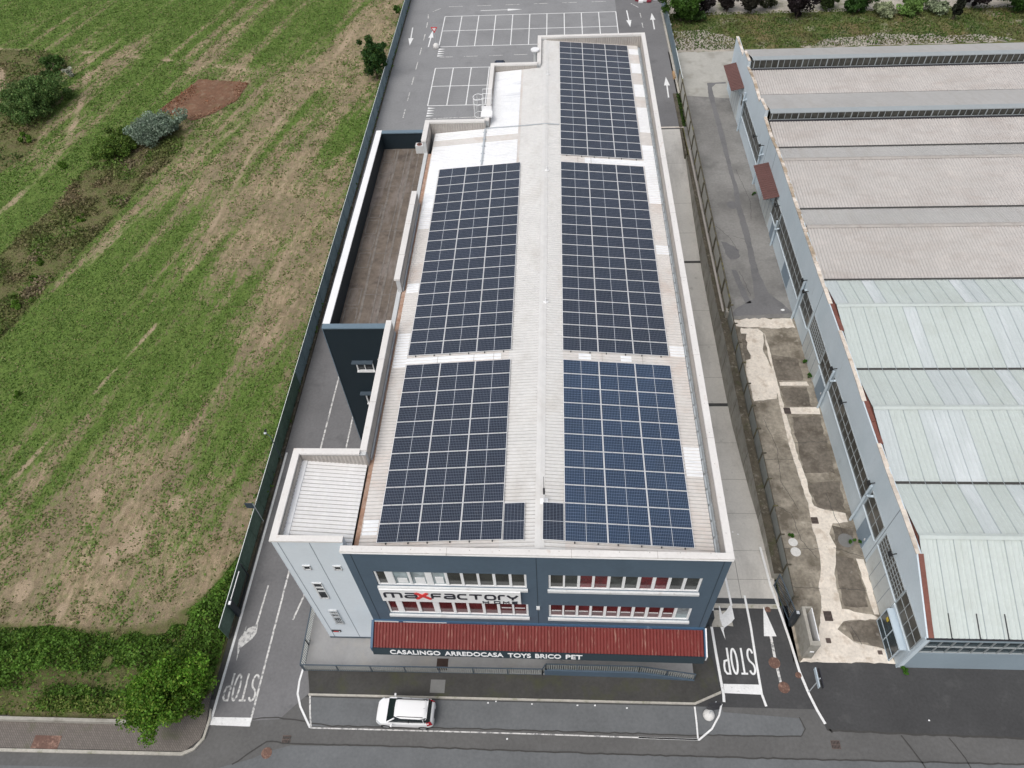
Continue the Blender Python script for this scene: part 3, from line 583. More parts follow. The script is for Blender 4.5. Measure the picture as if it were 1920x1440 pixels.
for (x,y,r,lab,m,z) in ((14.31,17.12,.37,'round rusty manhole cover half over the painted arrow shaft','rust_plate',.016),(14.62,15.58,.36,'round rusty manhole cover beside the stop line of the right lane','rust_plate',.016),(15.68,16.37,.2,'small rusty cover on the white edge line by the gate wall','rust_plate',.016),(14.55,20.72,.2,'small brown cover just in front of the white band','rust_plate',.012),
    (-17.81,10.92,.33,'round brownish manhole cover on the pale street strip','rust_plate',0.004),(17.27,25.81,.33,'round pale concrete cover beside the yard fence, upper of two','stone',.02),(17.3,25.05,.36,'round cracked pale cover beside the yard fence, lower of two','stone',.02),(21.05,26.0,.55,'large round dark cover by the grey factory door','plate_grey',.02)):
    q=MB(); q.disc((x,y),r,z-.03,z); q.disc((x,y),r*.82,z,z+.006); o=q.build('manhole_cover',M[m]); tag(o,lab,'manhole cover')
def gratebox(x0,x1,y0,y1,z,lab):
    o=MB(); o.box(x0,x1,y0,y1,z-.06,z-.005); o=o.build('drain_grate',M['black']); tag(o,lab,'drain grate','drain grates')
    r=MB(); n=6
    for k in range(n+1): x=x0+(x1-x0)*k/n; r.box(x-.02,x+.02,y0,y1,z-.01,z+.004)
    for k in range(3): y=y0+(y1-y0)*k/2; r.box(x0,x1,y-.02,y+.02,z-.008,z+.006)
    r.build('bars',M['grate'],o)
gratebox(18.98,19.43,27.35,27.85,.02,'square brown drain grate in the pale yard strip opposite the grey door'); gratebox(18.22,18.72,20.0,20.65,.02,'largest brown drain grate of the yard, near the gate wall')
gratebox(17.96,18.24,18.5,18.8,.02,'small brown drain grate on the white concrete near the gate wall'); gratebox(21.1,21.35,17.82,18.05,.02,'small brown drain grate by the glazed entrance booth'); gratebox(19.0,19.5,37.5,38.1,.02,'dark drain grate where two pale yard strips cross')
gratebox(-17.0,-16.5,11.5,11.95,0.0,'dark drain grate in the street left of the parked car'); gratebox(16.8,17.3,12.05,12.5,0.0,'dark drain grate in the street before the driveway')
# ================================================================== FIELD
x0,x1,y0,y1,st=-125,-22.36,12.5,175,.42
xs=np.arange(x0,x1+st,st); xs[-1]=x1; ysf=np.arange(y0,y1,st); X,Y=np.meshgrid(xs,ysf)
FC=[(-84.7,118.9,.85),(-60.8,113.6,.9),(-35.3,112.0,.75),(-27.3,108.1,.15),(-24.2,99,.15),(-23.2,87.1,.45),(-27.9,94.1,.25),(-41.4,103.9,.7),(-46.5,99.5,.35),(-64.0,100.4,.5),(-34.6,94.4,.3),(-54.3,95.4,.7),(-59.2,88.6,.65),(-61.8,81.0,.6),(-64.5,76.4,.5),(-63.9,70.9,.9),(-56.7,63.8,.85),(-54.0,67.6,.6),(-41.1,72.4,.4),(-39.1,81.5,.5),(-35.6,86.3,.45),(-29.7,84.8,.5),(-24.9,80.9,.7),(-27.0,72.1,.3),(-29.2,65.1,.15),(-30.9,58.0,.2),(-35.8,65.3,.35),(-24.1,57.9,.3),(-24.9,51.6,.3),(-41.3,63.5,.6),(-42.4,58.2,.7),(-44.5,51.8,.85),(-37.3,51.7,.75),(-31.9,51.6,.5),(-27.0,47.3,.35),(-39.3,45.3,.85),(-43.1,42.0,.85),(-50.0,46.0,.9),(-45.2,36.0,.7),(-39.3,33.2,.65),(-34.5,38.9,.7),(-30.6,42.0,.7),(-25.9,38.9,.6),(-25.5,45.2,.45),(-28.0,33.3,.6),(-31.6,30.7,.3),(-36.3,29.2,.4),(-41.1,28.1,.5),(-25.7,33.3,.65),(-27.8,26.0,.5),(-31.7,25.0,.3),(-37.5,24.1,.45),(-25.6,28.3,.45),(-40.0,22.3,.35),(-34.4,21.6,.12),(-28.1,20.9,.12),(-25.8,23.4,.3),(-100,60,.8),(-100,160,.8),(-40,160,.7),(-24,140,.4)]
num=np.zeros(X.shape);den=np.zeros(X.shape)
for fx,fy,fg in FC:
    w=1/((X-fx)**2+(Y-fy)**2*.5+3.0)**1.6; num+=w*fg; den+=w
G_=num/den
v=X*.966-Y*.26; u=X*.26+Y*.966
G_=G_+(vnoise(v*.75,u*.045,1)-.5)*.5+(vnoise(v*1.9,u*.09,2)-.5)*.3
G_+=np.clip((X+23.3)/.8,0,1)*.25
ROUGH=[(-56.3,73.1),(-56.1,68.1),(-58.1,61.7),(-59.2,56.8),(-64,50),(-70,30),(-58,38),(-52.7,46.0),(-51.4,52.3),(-50.0,59.4),(-48.2,66.7),(-47.6,72.0),(-45.3,76.6),(-46,82),(-49.1,84),(-53.5,78.0)]
RTL=[(-110,106.5),(-77.3,105.1),(-70.3,102.3),(-67.9,93.1),(-65.7,84.9),(-64.4,77.6),(-66.5,73.7),(-72,70),(-110,60)]
Rg=np.maximum(soft(X,Y,ROUGH,3.0),soft(X,Y,RTL,2.5)); Rg=np.maximum(Rg,soft(X,Y,[(-125,12),(-125,18.2),(-38.9,18.8),(-31,18.6),(-27.3,18.9),(-25.0,21),(-23.6,24),(-22.36,26),(-22.36,12)],1.2)*.9)
Tr=np.zeros(X.shape)
for pl,w in (([(-110,106.8),(-82.4,105.6),(-67.7,103.9),(-47.8,99.0),(-39.5,96.3),(-34,95)],.9),([(-67.2,102.3),(-62.8,88.5),(-60.5,78),(-62,68),(-66,55)],1.0),([(-50.5,54),(-45.5,66),(-41.5,79),(-36,92),(-31,100),(-28,115)],.9),([(-38,50),(-37,62),(-36.5,76),(-33.5,90)],.7),([(-33.5,52),(-31.5,66),(-30,80)],.9),([(-29,42),(-28,56),(-26.5,70)],.7),([(-48.4,56.7),(-41.4,81.2)],.6),([(-34.1,25.9),(-24.9,51.6)],.5),([(-44,30),(-38,48)],.5)):
    d=polydist(X,Y,pl,False); Tr=np.maximum(Tr,np.clip(1.3-d/w,0,1)*.50*(.55+.8*vnoise(X*.6,Y*.25,31)))
Tr=np.maximum(Tr,soft(X,Y,[(-90,101),(-78.7,99.6),(-76.1,94.9),(-74.3,89.2),(-78,86),(-90,88)],1.5)*.9)
for cx,cy,rr in ((-31.7,25.3,1.3),(-33,24,1.0),(-29.5,28.5,.9),(-38.5,21.2,1.1),(-36.3,29.2,.8),(-34.9,19.8,.7)): Tr=np.maximum(Tr,np.clip(1.2-np.hypot(X-cx,(Y-cy)*.8)/rr,0,.6))
H=(vnoise(X*1.3,Y*1.3,5)*.05+vnoise(X*.35,Y*.35,6)*.1)*np.clip((-22.7-X)/2,0,1)+Rg*vnoise(X*.9,Y*.9,7)*.25*np.clip((-22.7-X)/2,0,1)
H[:, -1]=0
ny,nx=X.shape
me=D.meshes.new('field'); V=np.stack([X,Y,H+.0],-1).reshape(-1,3)
idx=np.arange(nx*ny).reshape(ny,nx); Fq=np.stack([idx[:-1,:-1],idx[:-1,1:],idx[1:,1:],idx[1:,:-1]],-1).reshape(-1,4)
me.vertices.add(len(V)); me.vertices.foreach_set('co',V.astype(np.float32).ravel()); me.loops.add(Fq.size); me.loops.foreach_set('vertex_index',Fq.astype(np.int32).ravel())
me.polygons.add(len(Fq)); me.polygons.foreach_set('loop_start',np.arange(0,Fq.size,4,dtype=np.int32)); me.update(calc_edges=True)
ca=me.color_attributes.new('Mask','FLOAT_COLOR','POINT'); cc=np.ones((len(V),4),np.float32)
cc[:,0]=np.clip(G_,0,1).ravel(); cc[:,1]=Rg.ravel(); cc[:,2]=Tr.ravel(); ca.data.foreach_set('color',cc.ravel())
me.polygons.foreach_set('use_smooth',np.ones(len(Fq),bool)); me.materials.append(M['field']); o=D.objects.new('field',me); COL.objects.link(o); o['kind']='structure'
def gsample(px,py):
    ix=np.clip(((px-x0)/st).astype(int),0,nx-1); iy=np.clip(((py-y0)/st).astype(int),0,ny-1)
    return np.clip(G_,0,1)[iy,ix],Rg[iy,ix],Tr[iy,ix],H[iy,ix]
PLOT=[(-48.6,95.1),(-41.3,93.7),(-41.7,89.2),(-43.9,86.0),(-46.1,84.4),(-51.5,87.2),(-50.3,90.2)]
pb=MB(); pb.flat(blotch(PLOT,50,.12,.5),.16); pb.build('bare_plot',M['plot_soil'],kind='structure')
# low crop tufts, uncountable
N=480000
px=RNG.uniform(-95,-22.5,N); py=18+RNG.uniform(0,1,N)**1.35*108
gs,rs_,ts,hs=gsample(px,py)
pn=vnoise(px*1.1,py*1.1,41)*.6+vnoise(px*3,py*3,42)*.4
keep=(RNG.uniform(size=N)<np.clip((gs-.15)*1.0+(pn-.45)*1.6,.04,1)*np.where(ts>.35,.3,1)*np.where(rs_>.5,.3,1))&(~inpoly(px,py,PLOT))
px,py,gs,rs_,hs=px[keep],py[keep],gs[keep],rs_[keep],hs[keep]
n=len(px); P=np.stack([px,py,hs+.04],-1); sz=RNG.uniform(.09,.24,n)*np.where(py>70,1.25,1)
vv=RNG.uniform(.75,1.35,n)[:,None]; base=np.where((rs_>.5)[:,None],np.array([[.12,.11,.045]]),np.array([[.100,.168,.034]]))
dry=(RNG.uniform(size=n)<np.clip(.75-gs,.08,.6))[:,None]; base=np.where(dry,np.array([[.175,.165,.075]]),base)
quadmesh('crop_tufts',cards(P,sz,1.6,.8),base*vv,M['leaf'],stuff=True)
# dry and green weeds of the rough strips
def weeds(name,poly,n,size,cols,hmax,prob=None):
    p=np.array(poly);a0,b0=p.min(0);a1,b1=p.max(0); qx=RNG.uniform(a0,a1,n*3);qy=RNG.uniform(b0,b1,n*3); k=inpoly(qx,qy,poly); qx,qy=qx[k][:n],qy[k][:n]
    n=len(qx); m=vnoise(qx*.55,qy*.55,9); hh=hmax*(m**1.5)*RNG.uniform(.3,1.2,n)+.05
    C_=np.array(cols)[(np.clip(vnoise(qx*.4,qy*.4,12)*len(cols)*1.3-.15*len(cols)+RNG.normal(0,.45,n),0,len(cols)-.01)).astype(int)]
    quadmesh(name,cards(np.stack([qx,qy,hh],-1),RNG.uniform(.6,1.3,n)*size,.9,.9),C_*RNG.uniform(.65,1.35,n)[:,None],M['leaf'],stuff=True)
DRY=[(.18,.145,.08),(.15,.135,.065),(.13,.135,.05),(.11,.135,.04),(.10,.15,.035),(.085,.14,.025),(.20,.165,.10)]
weeds('rough_weeds',ROUGH,26000,.26,DRY,.75); weeds('rough_weeds',RTL,24000,.32,[(.15,.13,.06),(.17,.14,.075),(.10,.14,.035),(.09,.115,.03),(.07,.12,.03)],.8)
weeds('plot_weeds',PLOT,2200,.22,[(.24,.11,.06),(.19,.09,.05),(.28,.17,.11)],.3)
weeds('scrub_weeds',[(16.5,99.8),(88,100.2),(88,110.5),(16.8,111)],20000,.22,[(.06,.10,.02),(.085,.115,.025),(.12,.125,.04),(.10,.10,.04),(.07,.11,.02),(.05,.09,.018)],.2)
# ================================================================== STORE
wf=lambda p:(p[0],p[1]-.008*(p[0]+4),p[2])
store=thing('store_building','long store with blue-grey front, red canopy, white edged roof and solar arrays','building',(-1,17.5,0))
RIDGE=-.75; RZ=13.86; SL=.083; SR=.090
def rz_(x): return RZ-(SL*(RIDGE-x) if x<RIDGE else SR*(x-RIDGE))
def corr(mb,s0,s1,path,pitch,depth,axis='y',mi=0,groove=.26,mi2=1):
    """corrugated sheet: profile repeats along axis, spans the path [(t,z),...] across"""
    n=max(1,round((s1-s0)/pitch)); p=(s1-s0)/n; S_=[];
    for i in range(n):
        b=s0+i*p; S_+= [(b,-depth),(b+p*groove*.5,-depth),(b+p*groove,0),(b+p*(1-groove*.5),0)]
    S_.append((s1,-depth)); m=len(path); vs=[];fs=[]
    for s,dz in S_:
        for t,z in path: vs.append((t,s,z+dz) if axis=='y' else (s,t,z+dz))
    for i in range(len(S_)-1):
        for j in range(m-1):
            a=i*m+j; f=(a,a+1,a+m+1,a+m); fs.append(f if axis=='y' else f[::-1])
    b0=len(mb.f); mb.add(vs,fs,mi)
    if mi2 is not None:
        for i in range(len(S_)-1):
            if i%4==0 or i%4==3:
                for j in range(m-1): mb.m[b0+i*(m-1)+j]=mi2
b=MB()   # plain outer walls
b.box(8.85,9.12,17.75,74.9,-3,14.02); b.box(-1.25,8.85,74.6,74.9,-.3,14.02); b.box(-1.55,-1.25,69.3,74.9,-.3,14.02); b.box(-6.05,-1.55,69.15,69.45,-.3,14.02); b.box(-6.05,-5.75,59.4,69.15,-.3,14.02)
b.box(-11.3,-6.05,59.1,59.4,-.3,14.02); b.box(-11.3,-11.0,34.5,59.1,-.3,12.9); b.box(-11.3,-11.0,56.2,59.1,12.9,14.02); b.box(-11.2,-10.9,38.6,48.9,12.9,14.02); b.box(-11.2,-10.9,24.0,34.5,-.3,14.02)
b.box(-15.1,-14.8,18.45,24.0,-.3,14.02); b.box(-14.8,-10.9,23.7,23.99,-.3,14.02)
b.build('wall',M['wall_grey'],store)
f=MB(wf) # blue-grey front with real openings
XB=[-11.2,-9.95,-1.5,-.3,7.98,9.12]; ZB=[-.1,6.02,7.82,9.98,11.78,14.05]
for i in range(5):
    for j in range(5):
        if i in (1,3) and j in (1,3): continue
        f.box(XB[i],XB[i+1],17.5,17.76,ZB[j],ZB[j+1])
f.build('front_wall',M['facade'],store)
j=MB(wf)
for x in (-10.75,-.93,8.75): j=MB(wf); j.box(x-.02,x+.02,17.488,17.51,4.9,13.9); j.build('wall_joint',M['facade_joint'],store)
t=MB(); t.box(-15.1,-11.2,18.13,18.41,-.1,14.05); t.box(-11.22,-11.2,17.66,18.13,-.1,14.02); t.box(-15.12,-15.1,18.12,18.3,-.1,14.02); t.build('tower_wall',M['tower'],store)
j=MB()
for x in (-14.78,-13.06): j=MB(); j.box(x-.018,x+.018,18.118,18.14,.1,13.9); j.build('tower_joint',M['joint_grey'],store)
bs=MB(); bs.box(-15.12,-11.3,18.10,18.2,.3,.48); bs.build('plinth',M['railing'],store)
# copings
c=MB(wf); c.box(-11.25,9.18,17.44,17.80,14.05,14.18); o1=c.build('coping',M['coping'],store)
c=MB(); c.box(8.79,9.18,17.70,75.0,14.022,14.182); c.box(-1.6,8.79,74.60,75.0,14.02,14.18); c.box(-1.6,-1.22,69.4,74.60,14.02,14.18)
c.box(-6.1,-1.6,69.12,69.5,14.021,14.181); c.box(-6.1,-5.72,59.3,69.12,14.02,14.18); c.box(-11.4,-6.1,59.06,59.45,14.021,14.181); c.box(-11.4,-10.98,56.15,59.06,14.02,14.18)
c.box(-11.3,-10.88,38.55,48.95,14.02,14.18); c.box(-11.25,-10.86,23.95,34.5,14.02,14.18); c.box(-15.0,-11.25,23.67,24.05,14.021,14.181); c.box(-15.15,-14.72,18.08,24.05,14.02,14.18) if False else c.box(-15.17,-14.78,18.42,23.67,14.022,14.182)
c.box(-15.17,-11.2,18.06,18.42,14.05,14.18); c.box(-11.65,-11.2,17.98,18.06,14.02,14.18) if False else None
c.box(-15.17,-15.0,23.67,24.05,14.021,14.181)
c.build('coping',M['coping'],store)
jn=MB()
for y in (24.9,31.3,38.5,45.7,52.9,60.1,67.2): jn.box(8.71,9.19,y,y+.02,14.1,14.1845)
for x in (-5.6,.9,5.3): jn.box(x,x+.02,17.36,17.80,14.1,14.184)
for y in (27.5,31.0,41.2,44.8,47.2): jn.box(-11.31,-10.79,y,y+.02,14.1,14.187)
for k in range(26):
    y=18.8+k*2.15; jn.box(8.93,8.97,y,y+.04,14.15,14.2)
for k in range(13): jn.box(-10.6+k*1.55,-10.56+k*1.55,17.64,17.68,14.15,14.2)
jn.build('coping_joint',M['lining'],store)
dr=MB(wf); dr.box(-11.24,9.17,17.42,17.455,13.97,14.05); dr.build('drip_edge',M['white_metal'],store)
# corrugated lining on the inner faces
def lining(mb,a,b_,zb0,zb1,n,off=.0,zt=14.0):
    (x0,y0),(x1,y1)=a,b_; L=math.hypot(x1-x0,y1-y0); k=max(2,int(L/.22)); dx,dy=(x1-x0)/L,(y1-y0)/L; vs=[];fs=[]
    for i in range(k*2+1):
        t=i/(2*k); d=off+(.045 if (i//1)%2 else 0); X_=x0+(x1-x0)*t+n[0]*d; Y_=y0+(y1-y0)*t+n[1]*d
        vs+= [(X_,Y_,zb0+(zb1-zb0)*t),(X_,Y_,zt)]
    for i in range(2*k): fs.append((2*i,2*i+2,2*i+3,2*i+1))
    mb.add(vs,fs)
l=MB()
lining(l,(8.84,18.0),(8.84,74.6),rz_(8.7)-.1,rz_(8.7)-.1,(-1,0),.01); lining(l,(RIDGE,74.59),(8.84,74.59),rz_(RIDGE)-.1,rz_(8.7)-.1,(0,-1),.01); lining(l,(-1.24,69.5),(-1.24,74.6),13.5,13.5,(1,0),.01)
lining(l,(-5.74,69.14),(-1.6,69.14),rz_(-5.7)-.1,rz_(-1.6)-.1,(0,-1),.01); lining(l,(-5.74,59.4),(-5.74,69.1),rz_(-5.7)-.1,rz_(-5.7)-.1,(1,0),.01); lining(l,(-10.95,59.09),(-6.0,59.09),rz_(-10.9)-.1,rz_(-6)-.1,(0,-1),.01)
lining(l,(-10.99,56.2),(-10.99,59.1),12.8,12.8,(1,0),.01); lining(l,(-10.89,38.6),(-10.89,48.9),12.8,12.8,(1,0),.01); lining(l,(-10.89,24.0),(-10.89,34.5),12.8,12.8,(1,0),.01)
lining(l,(-14.79,18.5),(-14.79,23.7),13.3,13.3,(1,0),.01); lining(l,(-14.8,23.69),(-10.9,23.69),13.3,12.8,(0,-1),.01)
l.build('parapet_lining',M['lining'],store)
# roof sheets
pL=[(-10.62,rz_(-10.62)),(-9.2,rz_(-9.2)),(-2.9,rz_(-2.9)),(RIDGE,RZ)]; pR=[(RIDGE,RZ),(.6,rz_(.6)),(7.6,rz_(7.6)),(8.5,rz_(8.5))]
r=MB(wf); 
r=MB(); corr(r,17.9,59.1,[(-10.62,rz_(-10.62)),(-2.9,rz_(-2.9))],.235,.04); corr(r,59.1,69.1,[(-5.7,rz_(-5.7)),(-2.9,rz_(-2.9))],.235,.04); corr(r,17.9,74.6,[(.6,rz_(.6)),(8.5,rz_(8.5))],.235,.04)
r.build('roof',[M['roof'],M['roof_groove']],store)
r=MB(); corr(r,17.9,69.1,[(-2.9,rz_(-2.9)),(RIDGE,RZ)],.235,.04); corr(r,17.9,74.6,[(RIDGE,RZ),(.6,rz_(.6))],.235,.04); corr(r,69.1,74.6,[(-1.25,rz_(-1.25)),(RIDGE,RZ)],.235,.04)
r.build('ridge_sheet',[M['roof_mid'],M['roof_groove']],store)
r=MB(); r.add([(RIDGE-.26,17.95,RZ-.012),(RIDGE,17.95,RZ+.02),(RIDGE+.26,17.95,RZ-.012),(RIDGE-.26,74.6,RZ-.012),(RIDGE,74.6,RZ+.02),(RIDGE+.26,74.6,RZ-.012)],[(0,1,4,3),(1,2,5,4)]); r.build('ridge_cap',M['roof_mid'],store)
M['white_groove']=mat('white_groove',(.50,.51,.53),.8,.1,.6,.1,5)
def patch(x0,x1,y0,y1):
    r=MB(); corr(r,y0,y1,[(x0,rz_(x0)+.025),(x1,rz_(x1)+.025)],.235,.04); r.build('rooflight',[M['roof_white'],M['white_groove']],store)
for y0,y1 in ((72.7,73.8),(68.95,70.85),(64.55,66.8),(58.5,62.65),(48.3,56.5),(42.2,43.25),(32.1,33.05),(22.95,25.0)): patch(7.55,8.5,y0,y1)
for y0,y1 in ((19.0,20.0),(31.2,34.3),(38.3,39.3),(45.5,53.4)): patch(-10.55,-9.68,y0,y1)
patch(-9.68,-3.4,31.45,32.0); patch(2.6,7.55,53.35,54.1); patch(1.6,2.4,31.4,31.95); patch(4.3,5.0,31.4,31.95)
patch(-10.55,-3.1,53.4,56.9); patch(-10.55,-3.1,57.8,59.05); patch(-5.65,-3.1,59.05,69.05)
sd=MB()
for x in (-7.6,-5.2,-3.9,3.1,5.7): sd.box(x,x+.025,31.33,32.05,rz_(x)+.02,rz_(x)+.035)
for x in (2.0,3.1): sd.box(x,x+.03,53.3,54.15,rz_(x)+.0,rz_(x)+.03)
sd.build('sheet_seam',M['lining'],store)
# tower roof
r=MB(); corr(r,18.35,23.7,[(-14.5,13.45),(-10.98,13.05)],.25,.035); r.build('tower_roof',[M['roof_tower'],M['roof_groove']],store)
r=MB(); r.box(-14.78,-14.45,18.5,23.65,13.2,13.50); r.build('flashing',M['roof_white'],store)
# gutters
gt=MB(); gt.box(-10.92,-10.64,17.95,56.1,12.70,12.90,0); gt.box(-10.99,-10.94,24.0,34.5,12.8,13.35,0)
gt.build('box_gutter',M['rust'],store)
gt=MB()
for k in range(56): 
    y=18.2+k*1.0; gt.box(8.52,8.60,y,y+.85,12.78,13.12)
gt.box(8.5,8.83,17.95,74.55,12.55,12.80); gt.box(-10.83,-10.76,24.1,34.4,12.9,13.2); gt.box(-10.83,-10.76,38.7,48.7,12.9,13.2); gt.box(-5.72,-5.45,59.2,69.0,13.2,13.32)
gt.build('gutter',M['gutter'],store)
gt=MB(); gt.box(-5.45,-5.2,59.5,69.0,13.3,13.42); gt.build('gutter_edge',M['rust'],store)
for nm,y0,y1 in (('gap',34.6,38.5),('gap',49.0,56.1)):
    q=MB(); q.box(-11.35,-11.0,y0,y1,12.3,12.72); q.box(-11.0,-10.93,y0,y1,12.3,12.86); q.build('wall_head',M['felt_seam'],store)
    q=MB(); q.box(-11.25,-11.05,y0,y1,12.72,12.76); q.build('wall_flashing',M['gutter'],store)
# window bands: frame with panes
MUL={'ul':[(-9.94,-9.82),(-9.35,-8.92),(-8.09,-7.93),(-7.11,-6.74),(-6.03,-5.87),(-5.15,-4.99),(-4.24,-4.10),(-3.37,-3.21),(-2.47,-2.32),(-1.62,-1.505)],
 'll':[(-9.93,-9.82),(-9.38,-9.01),(-8.14,-7.95),(-7.16,-6.80),(-6.02,-5.85),(-5.16,-5.01),(-4.24,-4.07),(-3.35,-3.18),(-2.46,-2.34),(-1.63,-1.505)],
 'r':[(-.295,-.18),(.5,.61),(1.29,1.44),(2.09,2.23),(2.92,3.08),(3.74,3.89),(4.55,4.72),(5.35,5.53),(6.19,6.35),(7.0,7.16),(7.85,7.975)]}
GL={'ul':'olive,pale,pale,pale,olive,olive,olive,olive,olive'.split(','),'ll':'red,red,red,redd,red,red,red,red,red'.split(','),
 'ur':'olive,grey,redbright,redbright,grey,grey,redbright,redbright,grey,grey'.split(','),'lr':['red']*9+['pale']}
def band(name,label,mul,gl,z0,z1,sill=True):
    fr=MB(wf)
    for a_,b_ in mul: fr.box(a_,b_,17.56,17.66,z0+.10,z1-.05)
    fr.box(mul[0][0],mul[-1][1],17.555,17.66,z0,z0+.10); fr.box(mul[0][0],mul[-1][1],17.555,17.66,z1-.05,z1)
    o=fr.build('window_band',M['white_metal'],store); o['label']=label
    for k in range(len(mul)-1):
        p=MB(wf); p.box(mul[k][1],mul[k+1][0],17.625,17.64,z0+.1,z1-.05); g=gl[k]
        p.build('pane',M['glass_'+('red' if g=='redd' else g)],o)
    s=MB(wf); s.box(mul[0][0]-.05,mul[-1][1]+.05,17.37,17.56,z0-.22,z0-.001); s.build('sill',M['sill'],o)
    return o
b1=band('a','upper window band above the white sign',MUL['ul'],GL['ul'],9.98,11.78); b2=band('a','lower window band just under the white sign',MUL['ll'],GL['ll'],6.02,7.82)
b3=band('a','upper window band right of the wall joint, red goods inside',MUL['r'],GL['ur'],9.98,11.78); b4=band('a','lower window band right of the wall joint, dark red blinds',MUL['r'],GL['lr'],6.02,7.82)
# goods and bright blinds standing close behind the glass
ins=MB(wf); ins.box(-8.75,-8.2,17.60,17.622,10.2,10.75); ins.box(-7.75,-7.2,17.60,17.622,10.15,10.85); ins.box(-6.6,-6.15,17.60,17.622,10.2,11.0); ins.build('white_goods',M['sign_white'],b1)
ins=MB(wf)
for x0 in (-3.1,-2.3): ins.box(x0,x0+.6,17.60,17.622,6.95,7.03)
ins.build('blind_rail',M['sill'],b2)
ins=MB(wf)
for k in range(9): ins.box(MUL['r'][k][1]+.05,MUL['r'][k+1][0]-.05,17.60,17.622,6.72,6.80)
ins.build('blind_rail',M['sill'],b4)
# tower windows
def twin(x0,x1,z0,z1,bars,m='glass_dark',lab=None):
    fr=MB(); fr.box(x0,x0+.09,18.07,18.15,z0,z1); fr.box(x1-.05,x1,18.07,18.15,z0,z1); fr.box(x0,x1,18.07,18.15,z0-.04,z0+.06); fr.box(x0,x1,18.07,18.15,z1-.06,z1+.02)
    for zb in bars: fr.box(x0+.05,x1-.04,18.065,18.15,zb-.07,zb+.07)
    o=fr.build('tower_window',M['sill'],store); p=MB(); p.box(x0+.08,x1-.05,18.10,18.125,z0+.05,z1-.05); p.build('pane',M[m],o)
    if lab: o['label']=lab
twin(-14.17,-13.72,10.72,11.2,[]); twin(-12.42,-11.95,10.72,11.2,[]); twin(-14.2,-13.62,6.8,8.92,[8.35,7.85]); twin(-14.15,-13.62,2.85,4.95,[4.5,4.0],lab='lowest tower window behind a steel grille')
gr=MB()
for k in range(5): gr.box(-14.1+k*.12,-14.085+k*.12,18.02,18.04,2.8,5.0)
for z in (2.85,3.4,3.95,4.5,4.95): gr.box(-14.2,-13.58,18.015,18.045,z,z+.02)
gr.build('window_grille',M['galv'],store)
q=MB(); q.box(-14.72,-14.12,18.06,18.12,1.42,1.68); o=q.build('wall_sign',M['mast_dark']); tag(o,'small dark plate sign with red lettering low on the pale tower','sign')
q=MB(); q.box(-14.60,-14.28,18.05,18.058,1.48,1.60); q.build('lettering',M['letter_red'],o); q=MB(); q.box(-14.24,-14.17,18.05,18.058,1.5,1.6); q.build('emblem',M['letter_white'],o)
q=MB(wf); q.box(-1.02,-.82,17.33,17.5,7.45,7.62); q.build('wall_lamp',M['sill'],store)
# ---- white sign with the shop lettering
sb=MB(wf); sb.box(-9.95,-1.88,17.30,17.46,8.30,9.84); sign=sb.build('shop_sign',M['sign_white']); tag(sign,'long white sign board with dark lettering and a red x between the left window bands','sign')
def arc(cx,cy,rx,ry,a0,a1,k=8): return [(cx+rx*math.cos(RAD(a0+(a1-a0)*i/k)),cy+ry*math.sin(RAD(a0+(a1-a0)*i/k))) for i in range(k+1)]
def glyph(ch):
    R_=.28
    if ch=='m': return [[(0,0),(0,.72)]+arc(.2,.76,.2,.24,180,90,5)+arc(1.3,.76,.2,.24,90,0,5)+[(1.5,0)],[(.75,.98),(.75,0)]],1.5
    if ch=='a': return [[(.05,1),(.75,1)]+arc(.8,.75,.2,.25,90,0,4)+[(1,0)],[(1,.02),(.25,.02)]+arc(.22,.26,.22,.24,270,90,6)+[(1,.5)]],1.0
    if ch=='f': return [[(0,0),(0,.7)]+arc(.22,.72,.22,.28,180,90,4)+[(1.15,1)],[(.02,.45),(1.05,.45)]],1.15
    if ch=='c': return [[(1,1),(.3,1)]+arc(.28,.5,.28,.5,90,270,8)+[(1,0)]],1.0
    if ch=='t': return [[(0,1),(1.35,1)],[(.68,.98),(.68,0)]],1.35
    if ch=='o': return [[(.3,1),(.85,1)]+arc(.87,.5,.28,.5,90,-90,8)+[(.3,0)]+arc(.28,.5,.28,.5,270,90,8)],1.15
    if ch=='r': return [[(0,0),(0,.7)]+arc(.22,.72,.22,.28,180,90,4)+[(.8,1)]],.8
    if ch=='y': return [[(0,1),(.35,.52),(.85,.52),(1.2,1)],[(.6,.5),(.6,0)]],1.2
    if ch=='H': return [[(0,0),(0,1)],[(1,0),(1,1)],[(0,.5),(1,.5)]],1
    if ch=='O': return [[(0,0),(0,1),(1,1),(1,0),(0,0)]],1
    if ch=='M': return [[(0,0),(0,1),(.55,.35),(1.1,1),(1.1,0)]],1.1
    if ch=='E': return [[(1,1),(0,1),(0,0),(1,0)],[(0,.5),(.9,.5)]],1
def letter(ch,x0,x1,z0,z1,w,m,yf=17.30,dep=.035,slx=0):
    st,W=glyph(ch); mb=MB(wf)
    for j_,s in enumerate(st):
        P=[(x0+w/2+(x1-x0-w)*u/W+slx*(v-.5),z0+w/2+(z1-z0-w)*v) for u,v in s]
        yy=yf-dep-.003*j_
        for q in ribbon(P,w):
            q=[tuple(c_) for c_ in q]; mb.add([(a_,yy,b_) for a_,b_ in q]+[(a_,yf-.001,b_) for a_,b_ in q],[(0,1,2,3),(1,0,4,5),(2,1,5,6),(3,2,6,7),(0,3,7,4)])
    o=mb.build('letter',M[m],sign); o['label']='letter '+ch+' of the sign'
